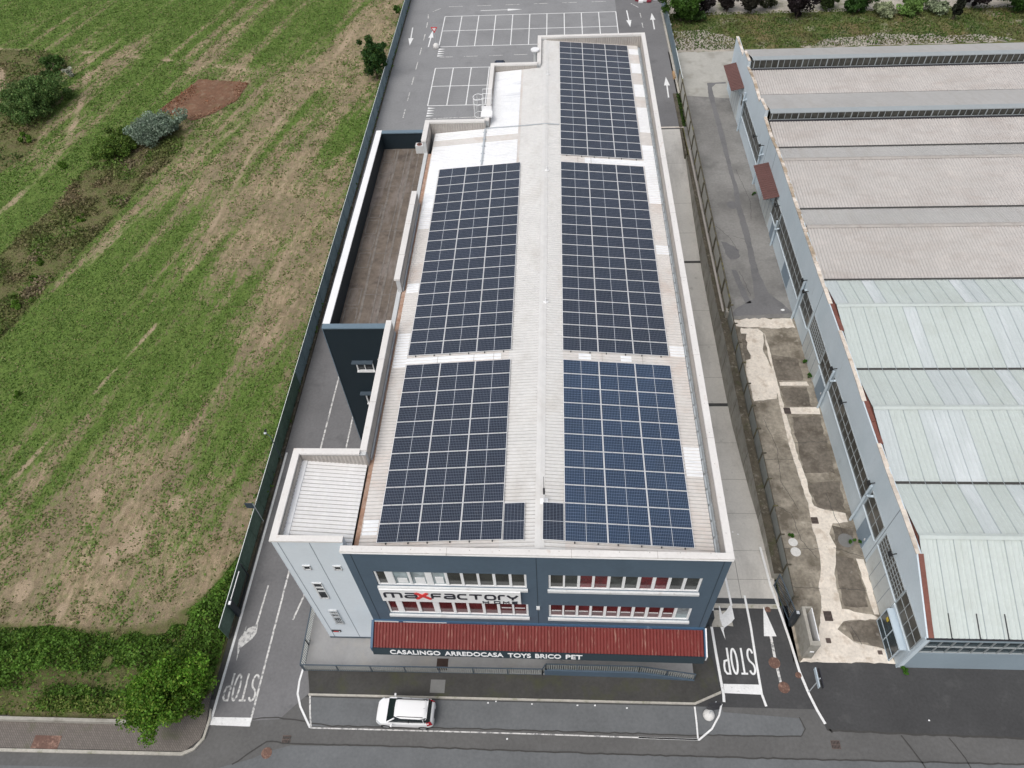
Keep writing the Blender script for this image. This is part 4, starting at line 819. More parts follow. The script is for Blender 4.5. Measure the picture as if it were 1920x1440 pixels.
for ch,a_,b_ in (('m',-9.76,-8.70),('a',-8.58,-7.82),('f',-7.02,-6.36),('a',-6.30,-5.62),('c',-5.52,-4.90),('t',-4.86,-4.02),('o',-3.96,-3.28),('r',-3.18,-2.72),('y',-2.68,-2.0)):
    letter(ch,a_,b_,8.80,9.52,.125,'letter_dark')
x=MB(wf)
for j_,P in enumerate(([(-7.86,9.52),(-7.10,8.80)],[(-7.84,8.80),(-7.22,9.50)])):
    for q in ribbon(P,.19):
        q=[tuple(c_) for c_ in q]; yy=17.25-.004*j_; x.add([(a_,yy,b_) for a_,b_ in q]+[(a_,17.299,b_) for a_,b_ in q],[(0,1,2,3),(1,0,4,5),(2,1,5,6),(3,2,6,7),(0,3,7,4)])
for i_,(cx_,cz_) in enumerate(((-7.86,9.52),(-7.10,8.80),(-7.84,8.80),(-7.22,9.50))):
    pts=[(cx_+.095*math.cos(k*.5236),cz_+.095*math.sin(k*.5236)) for k in range(12)]; x.add([(a_,17.255-.002*i_,b_) for a_,b_ in pts],[tuple(range(12))])
o=x.build('letter',M['letter_red'],sign); o['label']='bold red x of the sign'
for ch,a_ in (('H',-4.10),('O',-3.44),('M',-2.92),('E',-2.40)): letter(ch,a_,a_+.36,8.32,8.66,.055,'letter_dark')
# ---- red canopy
can=MB(wf); corr(can,-11.18,9.02,[(17.46,4.86),(16.06,4.12)],.20,.035,axis='x'); cp=can.build('canopy',[M['red_sheet'],M['red_groove']],store); cp['label']='red corrugated canopy over the entrance'
q=MB(wf); q.add([(-11.2,15.86,3.50),(9.05,15.86,3.50),(9.05,16.0,4.16),(-11.2,16.0,4.16),(-11.2,15.92,3.48),(9.05,15.92,3.48),(9.05,16.06,4.14),(-11.2,16.06,4.14)],[(0,1,2,3),(7,6,5,4),(0,4,5,1),(1,5,6,2),(2,6,7,3),(3,7,4,0)]); fas=q.build('fascia',M['dark_fascia'],cp)
q=MB(wf); q.add([(-11.2,17.46,4.70),(9.05,17.46,4.70),(9.05,16.06,3.95),(-11.2,16.06,3.95)],[(0,1,2,3)]); q.build('soffit',M['dark_fascia'],cp)
q=MB(wf); q.box(-11.2,9.05,17.40,17.5,4.84,5.04); q.add([(-11.3,17.46,4.75),(-11.3,17.46,5.0),(-11.3,16.0,4.24),(-11.3,16.0,3.62),(-11.16,17.46,4.75),(-11.16,17.46,5.0),(-11.16,16.0,4.24),(-11.16,16.0,3.62)],[(0,1,2,3),(4,7,6,5),(1,5,6,2),(2,6,7,3)]); q.build('trim',M['blue_trim'],cp)
q=MB(wf); q.box(-11.1,-9.6,17.385,17.42,4.9,5.03); q.box(-9.3,-6.6,17.385,17.42,4.93,5.02); q.build('trim_patch',M['sill'],cp)
q=MB(wf)
for a_,b_,m_ in ((9.04,9.12,0),(9.12,9.20,1)): q.add([(a_,17.46,4.7),(a_,17.46,5.02),(a_,16.0,4.26),(a_,16.0,3.66),(b_,17.46,4.7),(b_,17.46,5.02),(b_,16.0,4.26),(b_,16.0,3.66)],[(0,1,2,3),(4,7,6,5),(1,5,6,2),(2,6,7,3)],m_)
q.build('end_trim',[M['blue_trim'],M['white_metal']],cp)
def text_mesh(word,x0,x1,y,z0,z1,parent,m):
    cu=D.curves.new('lettering','FONT'); cu.body=word; cu.size=1; cu.offset=.022; cu.extrude=.02; tmp=D.objects.new('tmp',cu); COL.objects.link(tmp)
    dg=bpy.context.evaluated_depsgraph_get(); me=D.meshes.new_from_object(tmp.evaluated_get(dg)); D.objects.remove(tmp)
    co=np.array([v.co[:] for v in me.vertices]); mn=co.min(0);mx=co.max(0); L=ORG[parent.name]
    for v in me.vertices:
        X_=x0+(v.co.x-mn[0])/(mx[0]-mn[0])*(x1-x0); Z_=z0+(v.co.y-mn[1])/(mx[1]-mn[1])*(z1-z0); p=wf((X_,15.86+.14*(Z_-3.5)/.66-(.02 if v.co.z>0 else .004),Z_)); v.co=Vector(p)-L
    me.name='lettering'; me.materials.clear(); me.materials.append(M[m]); o=D.objects.new('lettering',me); COL.objects.link(o); o.parent=parent; ORG[o.name]=L; o['label']='white lettering '+word
for w_,a_,b_ in (('CASALINGO',-10.12,-6.98),('ARREDOCASA',-6.72,-3.08),('TOYS',-2.82,-1.40),('BRICO',-1.14,.44),('PET',.72,1.74)): text_mesh(w_,a_,b_,15.985,3.62,4.06,cp,'letter_white')
# ---- annex wing on the left
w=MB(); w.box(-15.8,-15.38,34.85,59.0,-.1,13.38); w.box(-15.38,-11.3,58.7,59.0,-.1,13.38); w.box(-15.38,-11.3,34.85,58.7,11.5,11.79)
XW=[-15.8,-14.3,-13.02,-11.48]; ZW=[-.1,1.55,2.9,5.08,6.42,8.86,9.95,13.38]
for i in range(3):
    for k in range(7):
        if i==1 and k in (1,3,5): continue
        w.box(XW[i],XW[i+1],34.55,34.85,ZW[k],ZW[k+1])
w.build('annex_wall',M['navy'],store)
w=MB(); w.box(-15.84,-15.80,34.5,34.6,-.1,13.38); w.box(-15.84,-11.44,34.46,34.9,13.38,13.47); w.build('annex_trim',M['navy_trim'],store); w=MB(); w.box(-15.36,-11.3,58.62,59.05,13.38,13.47); w.build('annex_trim',M['navy_trim'],store)
w=MB(); w.box(-15.86,-15.36,34.9,59.05,13.38,13.48); w.build('annex_coping',M['wing_coping'],store)
w=MB(); w.add([(-15.38,34.85,11.80),(-11.35,34.85,11.80),(-11.35,58.7,11.80),(-15.38,58.7,11.80)],[(0,1,2,3)]); fe=w.build('annex_roof',M['felt'],store)
sm=MB()
for k in range(11):
    y=36.4+k*2.05; P=[(-15.15,y),(-14.35,y),(-14.3,y+.1),(-14.3,y+1.6),(-14.35,y+1.7),(-15.15,y+1.7),(-15.2,y+1.6),(-15.2,y+.1)]
    if k in (2,7): continue
    for q in ribbon(wiggle(P+[P[0]],.03,.5,60+k),.10): sm.poly([(p.x,p.y,11.818) for p in q])
for i,x in enumerate((-14.05,-13.15,-12.75,-12.1)):
    for q in ribbon(wiggle([(x,35),(x,58.5)],.035,1.2,70+i),.17 if i%2==0 else .09): sm.poly([(p.x,p.y,11.822) for p in q])
for i,y in enumerate((39.5,44.2,46.9,53)):
    for q in ribbon(wiggle([(-14.1,y),(-11.6,y)],.04,.8,80+i),.07): sm.poly([(p.x,p.y,11.826) for p in q])
sm.build('felt_seam',M['felt_seam'],fe)
for k,(z0,z1) in enumerate(((8.86,9.95),(5.08,6.42),(1.55,2.9))):
    fr=MB(); x0,x1=-14.3,-13.02
    fr.box(x0,x0+.09,34.58,34.68,z0,z1); fr.box(x1-.09,x1,34.58,34.68,z0,z1); fr.box(x0-.02,x1+.02,34.48,34.68,z0-.05,z0+.07); fr.box(-13.72,-13.66,34.6,34.68,z0,z1)
    o=fr.build('annex_window',M['white_metal'],store); o['label']=['top','middle','lowest'][k]+' annex window with a grey hood'
    p=MB(); p.box(x0+.09,x1-.09,34.70,34.72,z0+.07,z1); p.build('pane',M['glass_dark'],o); h=MB(); h.box(x0-.18-.1*(k>0),x1+.06+.2*(k>0),34.22,34.55,z1+.02,z1+.10); h.build('hood',M['railing'],o)
# ---- things on the roof
def up(name,lab,cat,mb,m,**k): o=mb.build(name,m,**k); tag(o,lab,cat); return o
def solar(name,label,xl,y0,rows,pitch,side,tilt):
    cx=xl+3.45; root=thing('solar_array',label,'solar array',(cx,y0,rz_(cx)+.1),group='solar arrays on the store roof')
    for c_ in range(3):
        x=xl+1.14+c_*2.295
        for r_ in range(rows):
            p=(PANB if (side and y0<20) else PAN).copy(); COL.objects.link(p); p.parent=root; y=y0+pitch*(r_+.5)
            p.location=(x-cx,y-y0,rz_(x)+.10-(rz_(cx)+.1)); p.rotation_euler=(RAD(rnd.uniform(-.12,.12)),tilt+RAD(rnd.uniform(-.12,.12)),0)
            f_=FRM.copy(); COL.objects.link(f_); f_.parent=p; f_.location=(0,0,0); f_.rotation_euler=(0,0,0)
    rl=MB()
    for c_ in range(3):
        for s_ in (-.62,.62):
            x=xl+1.14+c_*2.295+s_; rl.box(x-.03,x+.03,y0-.06,y0+rows*pitch+.02,rz_(x)+.0,rz_(x)+.092)
    rl.build('mounting_rails',M['mast_dark'],root)
    return root
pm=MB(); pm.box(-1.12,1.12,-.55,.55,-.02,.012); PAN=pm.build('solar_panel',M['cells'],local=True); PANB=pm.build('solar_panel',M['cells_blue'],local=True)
fm=MB(); W_,Dp=1.14,.567
for a_ in ((-W_,W_,-Dp,-Dp+.015),(-W_,W_,Dp-.015,Dp),(-W_,-W_+.026,-Dp+.015,Dp-.015),(W_-.026,W_,-Dp+.015,Dp-.015)): fm.box(*a_,-.03,.018)
FRM=fm.build('frame',M['alu'],local=True)
for o in (PAN,FRM): o.location=(0,0,0)
tl=-math.atan(SL); trr=math.atan(SR)
solar('a','left solar array nearest the blue front, eleven rows of dark panels',-9.62,18.50,11,1.166,0,tl)
solar('a','left solar array beside the brown annex roof, up to the white sheets',-9.62,32.12,18,1.174,0,tl)
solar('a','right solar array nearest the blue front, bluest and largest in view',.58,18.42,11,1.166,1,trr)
solar('a','right middle solar array between two narrow bright roof gaps',.58,32.03,18,1.175,0,trr)
solar('a','farthest solar array, on the right slope against the far parapet',.58,54.22,17,1.180,0,trr)
for x,lab,ti in ((-2.14,'single solar panel left of the ridge beside the front left array',tl),(-.03,'single solar panel right of the ridge beside the front right array',trr)):
    root=thing('single_solar_panel',lab,'solar panel',(x,19.58,rz_(x)+.11)); root.rotation_euler=(0,ti,0)
    p=PAN.copy(); COL.objects.link(p); p.parent=root; p.location=(0,0,0); p.rotation_euler=(0,0,RAD(90)); f_=FRM.copy(); COL.objects.link(f_); f_.parent=p; f_.location=(0,0,0)
D.objects.remove(PAN); D.objects.remove(PANB); D.objects.remove(FRM)
m=MB(); m.box(-.75,-.31,20.62,20.98,13.85,13.93); m.box(-.56,-.50,20.7,20.86,13.9,14.7); mast=up('weather_mast','slim weather mast on a white bracket on the ridge by the single panels','mast',m,M['white_metal'])
m=MB(); m.tube([(-.53,20.78,14.7),(-.53,20.78,15.25)],.055,8); m.tube([(-.53,20.78,15.25),(-.53,20.78,16.4)],.015,6); m.build('antenna',M['mast_dark'],mast)
for y,lab in ((36.46,'white roof anchor on the ridge between the two middle arrays'),(51.9,'white roof anchor on the ridge level with the gap before the farthest array'),(67.6,'white roof anchor on the ridge nearest the far parapet')):
    m=MB(); m.box(-.72,-.36,y-.05,y+.05,13.86,13.92); m.box(-.58,-.5,y-.16,y+.16,13.87,13.93); m.tube([(-.54,y,13.9),(-.54,y,14.25)],.045,8); o=m.build('roof_anchor',M['white_metal']); tag(o,lab,'roof anchor','safety anchors along the ridge')
m=MB(); m.beam((-6.05,58.9,13.55),(-6.05,53.45,13.50),.14,.07)
for k in range(5): m.box(-6.22,-5.88,54+k*1.1,54.08+k*1.1,13.42,13.5)
m.beam((-6.05,59.0,13.52),(-3.2,58.9,13.74),.07,.05); m.beam((-3.2,58.9,13.74),(-.75,58.9,13.93),.06,.05); m.beam((-.75,58.9,13.93),(.5,58.9,13.82),.06,.05)
up('cable_tray','galvanised cable tray crossing the white roof sheets from the ladder to the array','cable tray',m,M['galv'])
lad=thing('caged_ladder','pale caged access ladder against the parapet of the store roof','ladder',(-6.9,61.6,0))
m=MB(); m.tube([(-6.35,61.1,1),(-6.35,61.1,15.2)],.03,6); m.tube([(-6.35,61.9,1),(-6.35,61.9,15.2)],.03,6)
for k in range(40): m.tube([(-6.35,61.1,2+k*.33),(-6.35,61.9,2+k*.33)],.015,5,caps=False)
m.build('ladder_rails',M['white_metal'],lad)
m=MB()
for z in (11.0,12.2,13.4,14.6,15.1):
    P=[(-6.35,61.1,z)]+[(-6.75-.45*math.sin(RAD(a_)),61.5-.55*math.cos(RAD(a_)),z) for a_ in range(0,181,20)]+[(-6.35,61.9,z)]; m.tube(P,.03,5)
for a_ in (20,60,90,120,160): m.tube([(-6.75-.45*math.sin(RAD(a_)),61.5-.55*math.cos(RAD(a_)),9.5) ,(-6.75-.45*math.sin(RAD(a_)),61.5-.55*math.cos(RAD(a_)),15.1)],.022,5)
m.build('cage',M['white_metal'],lad)
m=MB(); m.box(-6.45,-5.45,59.6,60.5,14.2,14.32); m.box(-6.4,-5.5,60.5,60.56,14.3,14.75)
for y in (61.1,61.9,62.7): m.tube([(-6.4,y,14.2),(-6.4,y,15.2),(-5.6,y,15.2),(-5.6,y,14.2)],.03,6)
m.build('landing',M['white_metal'],lad)
m=MB(); m.box(-12.35,-11.65,57.9,58.45,11.8,12.55,0); ac=m.build('air_conditioner',M['sill']); tag(ac,'boxy air conditioner with a round fan in the far corner of the annex roof','air conditioner')
m=MB(); m.disc((-12.0,58.17),.23,12.55,12.58,16); m.build('fan',M['brown_trim'],ac); m=MB(); m.disc((-12.0,58.17),.10,12.58,12.61,10); m.build('hub',M['mast_dark'],ac)
m=MB(); m.tube([(-1.83,71.6,0),(-1.83,71.6,14.3)],.16,12); vt=m.build('vent_pipe',M['sill']); tag(vt,'upright vent pipe with a round white cap outside the far parapet corner','vent pipe')
m=MB(); m.disc((-1.83,71.6),.42,14.3,14.42,18); m.build('cap',M['sign_white'],vt)
# ================================================================== FACTORY
fac=thing('factory_building','long pale blue factory hall with sawtooth roofs behind a plain side wall','building',(22,17,0))
PRO=[(17.0,-.1),(17.0,5.0),(20.2,6.5),(21.4,7.05),(24.5,7.0),(26.6,6.86),(34,6.85),(36.1,6.95),(42.7,6.85),(46.6,6.72),(51.2,6.75),(56.2,6.8),(62.5,6.9),(65.6,6.78),(68.3,6.5),(71.5,6.6),(71.52,7.4),(74.2,7.17),(74.4,6.7),(78.5,6.92),(82.0,6.66),(82.02,7.35),(84.7,7.2),(84.9,6.55),(89.6,6.6),(89.6,-.1)]
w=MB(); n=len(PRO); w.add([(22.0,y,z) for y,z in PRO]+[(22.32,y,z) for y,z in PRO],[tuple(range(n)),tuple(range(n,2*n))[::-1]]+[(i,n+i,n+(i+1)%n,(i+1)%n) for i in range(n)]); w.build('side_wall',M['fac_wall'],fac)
TP=PRO[1:-1]; rr=random.Random(5)
def cop(y):
    if y<21 or 29.8<y<33.2 or 40.2<y<43.6: return 'brown_trim'
    return 'fac_coping_pale' if y<47 else 'fac_coping'
runs=[]
for (ya,za),(yb,zb) in zip(TP[:-1],TP[1:]):
    L=yb-ya
    if L<.1: continue
    k=max(1,int(L/.6))
    for i in range(k):
        y0_=ya+L*i/k;y1_=ya+L*(i+1)/k; z0_=za+(zb-za)*i/k; z1_=za+(zb-za)*(i+1)/k; m_=cop((y0_+y1_)/2)
        if not runs or runs[-1][0]!=m_ or i==0: runs.append((m_,MB()))
        w=runs[-1][1]; far=y0_>26; h=rr.uniform(.03,.09) if far else .05; e=rr.uniform(-.03,.05)
        xb=22.26+e if y0_>46 else (22.40 if m_=='brown_trim' else 22.24+e); xa=22.10 if m_=='brown_trim' else 21.97
        w.add([(xa,y0_,z0_),(xb,y0_,z0_),(xb,y1_,z1_),(xa,y1_,z1_),(xa,y0_,z0_+h),(xb,y0_,z0_+h),(xb,y1_,z1_+h),(xa,y1_,z1_+h)],[(0,3,2,1),(4,5,6,7),(0,1,5,4),(1,2,6,5),(2,3,7,6),(3,0,4,7)])
for m_,w in runs: w.build('wall_coping',M[m_],fac)
w=MB(); XE=64
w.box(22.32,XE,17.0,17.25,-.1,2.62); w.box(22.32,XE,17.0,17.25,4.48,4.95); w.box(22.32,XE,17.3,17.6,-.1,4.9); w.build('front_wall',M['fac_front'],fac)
w=MB(); k=int((XE-22.35)/.77)
for i in range(k+1): x=22.4+i*.77; w.box(x-.02,x+.02,17.02,17.10,2.62,4.48)
for z in (2.62,3.52,4.42): w.box(22.33,XE,17.015,17.10,z,z+.04)
bw=w.build('ribbon_window',M['fac_frame'],fac)
for i in range(min(k,53)):
    x=22.4+i*.77; p=MB(); p.box(x+.03,x+.74,17.11,17.13,2.66,4.44); p.build('pane',M['glass_blue'],bw)
w=MB(); w.box(22.0,XE,16.93,17.0,4.92,5.04); w.build('gutter',M['mast_dark'],fac)
w=MB()
for i in range(20):
    x=23.4+i*1.62; w.beam((x,17.0,5.1),(x,18.3,5.62),.05,.04); w.beam((x,17.0,5.1),(x,16.85,5.25),.06,.05)
w.build('bracket',M['mast_dark'],fac)
ye=lambda a:None
GW=[(17.0,5.05),(22.5,7.25),(26.8,6.5),(32.6,7.15),(36.7,6.5),(42.9,7.1),(46.6,6.4)]
w=MB()
def hash_(n): return random.Random(n).random()
def wroof(mb,p0,p1,x0=22.42,x1=XE,pitch=1.0,off=0):
    (ya,za),(yb,zb)=p0,p1
    n=int((x1-x0)/pitch)
    for i in range(n):
        a=x0+i*pitch; P=[(0,0),(.30,0),(.34,.035),(.40,.035),(.44,0),(.64,0),(.68,.035),(.74,.035),(.78,0),(.955,0),(.965,.06),(.99,.06),(1,0)]
        vs=[];
        for u,dz in P: vs+= [(a+u*pitch,ya,za+dz),(a+u*pitch,yb,zb+dz)]
        fs=[(2*j_,2*j_+2,2*j_+3,2*j_+1) for j_ in range(len(P)-1)]
        mb.add(vs,fs,1 if (hash_((i*7+int(ya)*13))<.22) else 0)
for i in range(6): wroof(w,GW[i],GW[i+1])
w.build('white_roof',[M['fac_white'],M['fac_white_sheet']],fac)
w=MB()
for i in range(6):
    (ya,za),(yb,zb)=GW[i],GW[i+1]
    for q_ in range(41):
        x=22.42+.977+q_*1.0; w.add([(x-.012,ya,za+.064),(x+.016,ya,za+.064),(x+.016,yb,zb+.064),(x-.012,yb,zb+.064)],[(0,1,2,3)])
w.build('roof_seam',M['joint_grey'],fac)
w=MB()
for y,z in (GW[1],GW[3],GW[5]): w.add([(22.4,y-.22,z+.04),(22.4,y,z+.11),(22.4,y+.22,z+.04),(XE,y-.22,z+.04),(XE,y,z+.11),(XE,y+.22,z+.04)],[(0,3,4,1),(1,4,5,2)])
w.build('ridge_cap',M['fac_white'],fac)
w=MB()
for (a_,b_) in ((0,2),(2,4),(4,6)):
    pts=GW[a_:b_+1]; bot=5.6
    for (ya,za),(yb,zb) in zip(pts[:-1],pts[1:]): w.add([(22.38,ya,4.4),(22.38,yb,4.4),(22.38,yb,zb+.0),(22.38,ya,za+.0)],[(0,3,2,1)])
w.build('gable_trim',M['brown_trim'],fac)
GG_=[(46.6,6.36),(53.1,6.85),(56.2,6.38),(63.5,6.8),(66.15,6.38)]
w=MB()
def groof(mb,p0,p1,pitch=.27,dep=.045): corr(mb,22.36,XE,[p0,p1],pitch,dep,axis='x')
groof(w,GG_[0],GG_[1]); groof(w,GG_[2],GG_[3]); groof(w,(66.15,6.38),(70.6,6.75)); groof(w,(76.2,6.38),(81.4,6.72)); w.build('grey_roof',[M['fac_roof'],M['fac_groove']],fac)
w=MB(); groof(w,GG_[1],GG_[2],.27,.03); groof(w,GG_[3],GG_[4],.27,.03)
for p0,p1 in (((71.5,7.55),(76.2,6.5)),((82.0,7.75),(86.3,6.6))): w.add([(22.36,p0[0],p0[1]),(XE,p0[0],p0[1]),(XE,p1[0],p1[1]),(22.36,p1[0],p1[1])],[(0,1,2,3)])
w.build('grey_roof',[M['fac_roof_far'],M['fac_roof_far']],fac)
w=MB()
for y,z in (GG_[1],GG_[3]): w.add([(22.36,y-.25,z+.02),(22.36,y,z+.08),(22.36,y+.25,z+.02),(XE,y-.25,z+.02),(XE,y,z+.08),(XE,y+.25,z+.02)],[(0,3,4,1),(1,4,5,2)])
w.build('ridge_cap',M['lining'],fac)
w=MB()
for y,z in ((26.8,6.5),(36.7,6.5),(46.6,6.42),(56.2,6.40),(66.15,6.40),(76.2,6.42)): w.add([(22.36,y-.10,z+.055),(XE,y-.10,z+.055),(XE,y+.10,z+.055),(22.36,y+.10,z+.055)],[(0,1,2,3)])
w.box(22.36,XE,86.3,86.6,6.2,6.45); w.build('valley_gutter',M['seam'],fac)
w=MB(); w.box(22.36,XE,86.3,86.5,-.1,6.2); w.build('rear_wall',M['fac_wall'],fac)
for y,z0_,z1_ in ((70.75,6.75,7.5),(81.55,6.72,7.7)):
    w=MB(); w.box(22.36,XE,y+.02,y+.12,z0_-.6,z1_-.02); cl=w.build('clerestory',M['glass_factory'],fac)
    w=MB(); w.box(22.36,XE,y-.04,y+.02,z0_-.05,z0_+.05); w.box(22.36,XE,y-.06,y+1.0 if False else y+.75,z1_-.02,z1_+.06)
    for i in range(62): x=22.5+i*.67; w.box(x,x+(.10 if i%4==0 else .045),y-.045,y+.02,z0_+.05,z1_-.02)
    w.build('clerestory_frame',M['fac_frame'],cl); w=MB(); w.box(22.36,XE,y-.35,y-.05,z0_-.06,z0_+.02); w.build('gutter',M['mast_dark'],cl)
# side wall openings
def wwin(y0_,y1_,z0_,z1_,ny_,nz_,lab=None,m='glass_factory'):
    w=MB(); fwid=.02
    for i in range(ny_+1): y=y0_+(y1_-y0_)*i/ny_; w.box(21.93,22.0,y-fwid,y+fwid,z0_,z1_)
    for i in range(nz_+1): z=z0_+(z1_-z0_)*i/nz_; w.box(21.925,21.998,y0_-.04,y1_+.04,z-fwid,z+fwid)
    o=w.build('side_window',M['fac_frame'],fac); p=MB(); p.box(21.96,21.985,y0_,y1_,z0_,z1_); p.build('pane',M[m],o)
    if z1_-z0_>1.5: s=MB(); s.box(21.86,22.0,y0_-.05,y1_+.05,z0_-.14,z0_-.04); s.build('sill',M['fac_wall'],o)
wwin(80.0,81.4,2.5,3.9,2,2); wwin(69.5,79.7,1.98,3.85,10,2); wwin(58.9,61.6,1.95,3.95,3,2); wwin(48.7,58.6,1.98,4.0,10,2); wwin(45.4,48.1,2.0,4.0,3,2)
wwin(43.0,44.85,2.42,4.05,5,5); wwin(41.05,42.9,2.42,4.05,5,5); wwin(38.35,40.85,2.25,4.05,3,2); wwin(27.95,37.95,2.40,4.15,12,2); wwin(24.75,27.5,2.48,4.3,3,2)
wwin(22.3,24.2,2.80,4.32,6,4); wwin(20.3,22.2,2.80,4.34,6,4); wwin(17.2,20.15,2.62,4.5,4,2)
def door(y0_,y1_,z0_,z1_,m,lab,nm='door'):
    w=MB(); w.box(21.94,22.0,y0_,y1_,z0_,z1_); o=w.build(nm,M[m],fac); o['label']=lab
    if nm=='door': h=MB(); h.box(21.90,21.94,y0_+.12,y0_+.2,z0_+.9,z0_+1.1); h.build('handle',M['white_metal'],o)
    else:
        h=MB(); k=int((y1_-y0_)/.9)
        for i in range(1,k): y=y0_+(y1_-y0_)*i/k; h.box(21.93,21.945,y-.02,y+.02,z0_,z1_)
        h.build('door_seam',M['joint_grey'],o)
door(59.1,60.6,0,1.9,'fac_door','blue-grey door under the long window'); door(38.7,40.1,0,1.88,'fac_door','blue-grey door by the downpipe'); door(25.4,26.7,.02,2.1,'fac_door','grey door by the large dark cover')
door(40.9,44.9,0,2.3,'fac_garage','pale sliding doors in the middle of the wall','garage_door'); door(20.3,24.2,0,2.65,'fac_garage','pale folding doors near the gate end','garage_door'); door(82.4,86.8,0,2.9,'fac_garage','tall pale door under the far brown canopy','garage_door'); door(61.8,66.0,0,2.6,'fac_garage','pale door under the nearer brown canopy','garage_door')
w=MB(); w.box(21.97,22.0,52.3,54.6,.2,1.75); o=w.build('opening',M['fac_door'],fac)
w=MB(); w.box(21.985,22.0,45.02,45.07,0,6.9); w.box(21.985,22.0,24.5,24.55,0,6.95); w.box(21.985,22.0,64.9,64.95,3,6.7); w.box(21.985,22.0,68.0,68.05,3,6.4); w.build('wall_seam',M['joint_grey'],fac)
w=MB(); w.beam((21.97,17.12,2.6),(21.97,17.12,0),.05,.05); w.box(21.95,22.02,16.97,17.12,0,4.9); w.build('corner_trim',M['pipe'],fac)
for y,zt in ((79.8,4.8),(69.2,4.55),(58.85,3.0),(48.5,4.5),(38.15,4.6),(27.7,4.7)):
    w=MB(); w.tube([(21.78,y,0),(21.78,y,zt)],.10,10); w.tube([(21.78,y,zt-1.2),(21.70,y-.35,zt-.75),(21.85,y-.5,zt-.55),(22.0,y-.55,zt-.5)],.09,8); w.build('downpipe',M['pipe'],fac)
for (y0_,y1_) in ((81.4,87.4),(60.7,66.5)):
    w=MB(); corr(w,y0_,y1_,[(20.55,4.2),(22.0,4.55)],.34,.07); o=w.build('door_canopy',[M['brown_sheet'],M['brown_groove']],fac); o['label']='brown corrugated canopy over the '+('far' if y0_>70 else 'nearer')+' door'
    w=MB()
    for y in (y0_+.3,(y0_+y1_)/2,y1_-.3): w.beam((20.6,y,4.1),(22,y,3.6),.05,.05)
    w.build('strut',M['fac_frame'],o)
LN=[('farthest',72.2,3.98),('second farthest, above a downpipe,',69.2,4.75),('one just past the nearer brown canopy,',59.95,4.0),('one on the middle pipe head',48.55,4.65),('one right beside the middle pipe head',47.6,4.2),('one over the blue-grey door pipe,',38.25,4.8),('one above the longest near window',35.1,4.6),('one on the pipe head nearest the gate,',27.8,4.9),('one over the pale folding doors,',22.6,4.7)]
for d_,y,z in LN:
    w=MB(); w.beam((22.0,y,z),(21.55,y-.1,z+.05),.05,.05); w.add([(21.62,y-.19,z+.15),(21.62,y+.15,z+.15),(21.44,y+.15,z-.0),(21.44,y-.19,z-.0),(21.67,y-.19,z+.06),(21.67,y+.15,z+.06),(21.50,y+.15,z-.10),(21.50,y-.19,z-.10)],[(0,1,2,3),(7,6,5,4),(0,4,5,1),(1,5,6,2),(2,6,7,3),(3,7,4,0)])
    o=w.build('flood_light',M['black']); tag(o,'black flood light on the factory wall, '+d_.rstrip(',')+(' one' if d_=='farthest' else ''),'flood light','flood lights on the factory side wall')
# glazed entrance booth
bo=thing('glazed_booth','steel framed glazed entrance booth at the near end of the factory wall','entrance booth',(21.8,18.7,0))
w=MB()
for y in (17.4,18.7,20.05):
    w.beam((21.6,y,0),(21.6,y,2.0),.06,.06)
for z in (.05,.75,2.0): w.beam((21.6,17.4,z),(21.6,20.05,z),.06,.06)
w.beam((21.6,17.4,2.0),(22,17.4,2.0),.06,.06); w.beam((21.6,20.05,2.0),(22,20.05,2.0),.06,.06); w.box(21.58,22,17.38,20.08,2.02,2.07)
w.build('frame',M['pipe'],bo); w=MB(); w.box(21.59,21.61,17.43,20.02,.08,1.97); w.build('glazing',M['glass_blue'],bo); w=MB(); w.box(21.54,21.58,19.35,19.6,1.55,1.8); w.build('notice',M['yellow'],bo)
# ================================================================== WALLS, FENCES, GATES
rwl=thing('retaining_wall','mossy topped concrete retaining wall between sunken lane and factory yard','wall',(15.5,45,-2.6))
ys=[23.0+i for i in range(53)]; TOP=lambda y: float(np.interp(y,[23,26,30,36,46,50,62,75],[.75,.7,.55,.45,.45,0.1,.03,.0]))
w=MB(); c=MB()
for y0_,y1_ in zip(ys[:-1],ys[1:]):
    w.add([(15.25,y0_,lz(y0_)-.2),(15.25,y1_,lz(y1_)-.2),(15.25,y1_,TOP(y1_)),(15.25,y0_,TOP(y0_))],[(0,3,2,1)])
    c.add([(15.23,y0_,TOP(y0_)),(15.85,y0_,TOP(y0_)),(15.85,y1_,TOP(y1_)),(15.23,y1_,TOP(y1_)),(15.85,y0_,-.1),(15.85,y1_,-.1)],[(0,1,2,3),(1,4,5,2)])
w.add([(15.25,23,-.3),(15.85,23,-.1),(15.85,23,TOP(23)),(15.25,23,TOP(23))],[(0,1,2,3)])
w.build('wall_face',M['retwall'],rwl); c.build('wall_top',M['mosswall'],rwl)
w=MB()
for y in (28,33.4,38.8,44.2,49.6,55,60.4,66): w.box(15.24,15.252,y-.015,y+.015,lz(y)-.1,TOP(y)-.02)
w.build('wall_joint',M['seam'],rwl)
w=MB(); w.box(15.1,15.35,75,80.6,-1.2,.12); w.box(15.1,15.5,80.9,88.5,-.05,.12); o=w.build('kerb',M['mosswall'],kind='structure')
yf=thing('yard_fence','yard fence of pale square panels on dark posts above the sunken lane','fence',(16,68,0))
Y0=48.9;NP=14;PI_=3.02
fx=lambda y: float(np.interp(y,[48,60,80,91],[16.0,16.0,16.05,16.1]))
for i in range(NP):
    y0_=Y0+i*PI_;y1_=y0_+PI_; w=MB(); w.box(fx(y0_)-.02,fx(y0_)+.02,y0_+.06,y1_-.06,.12,1.7); w.build('panel',M['fence_panel'],yf)
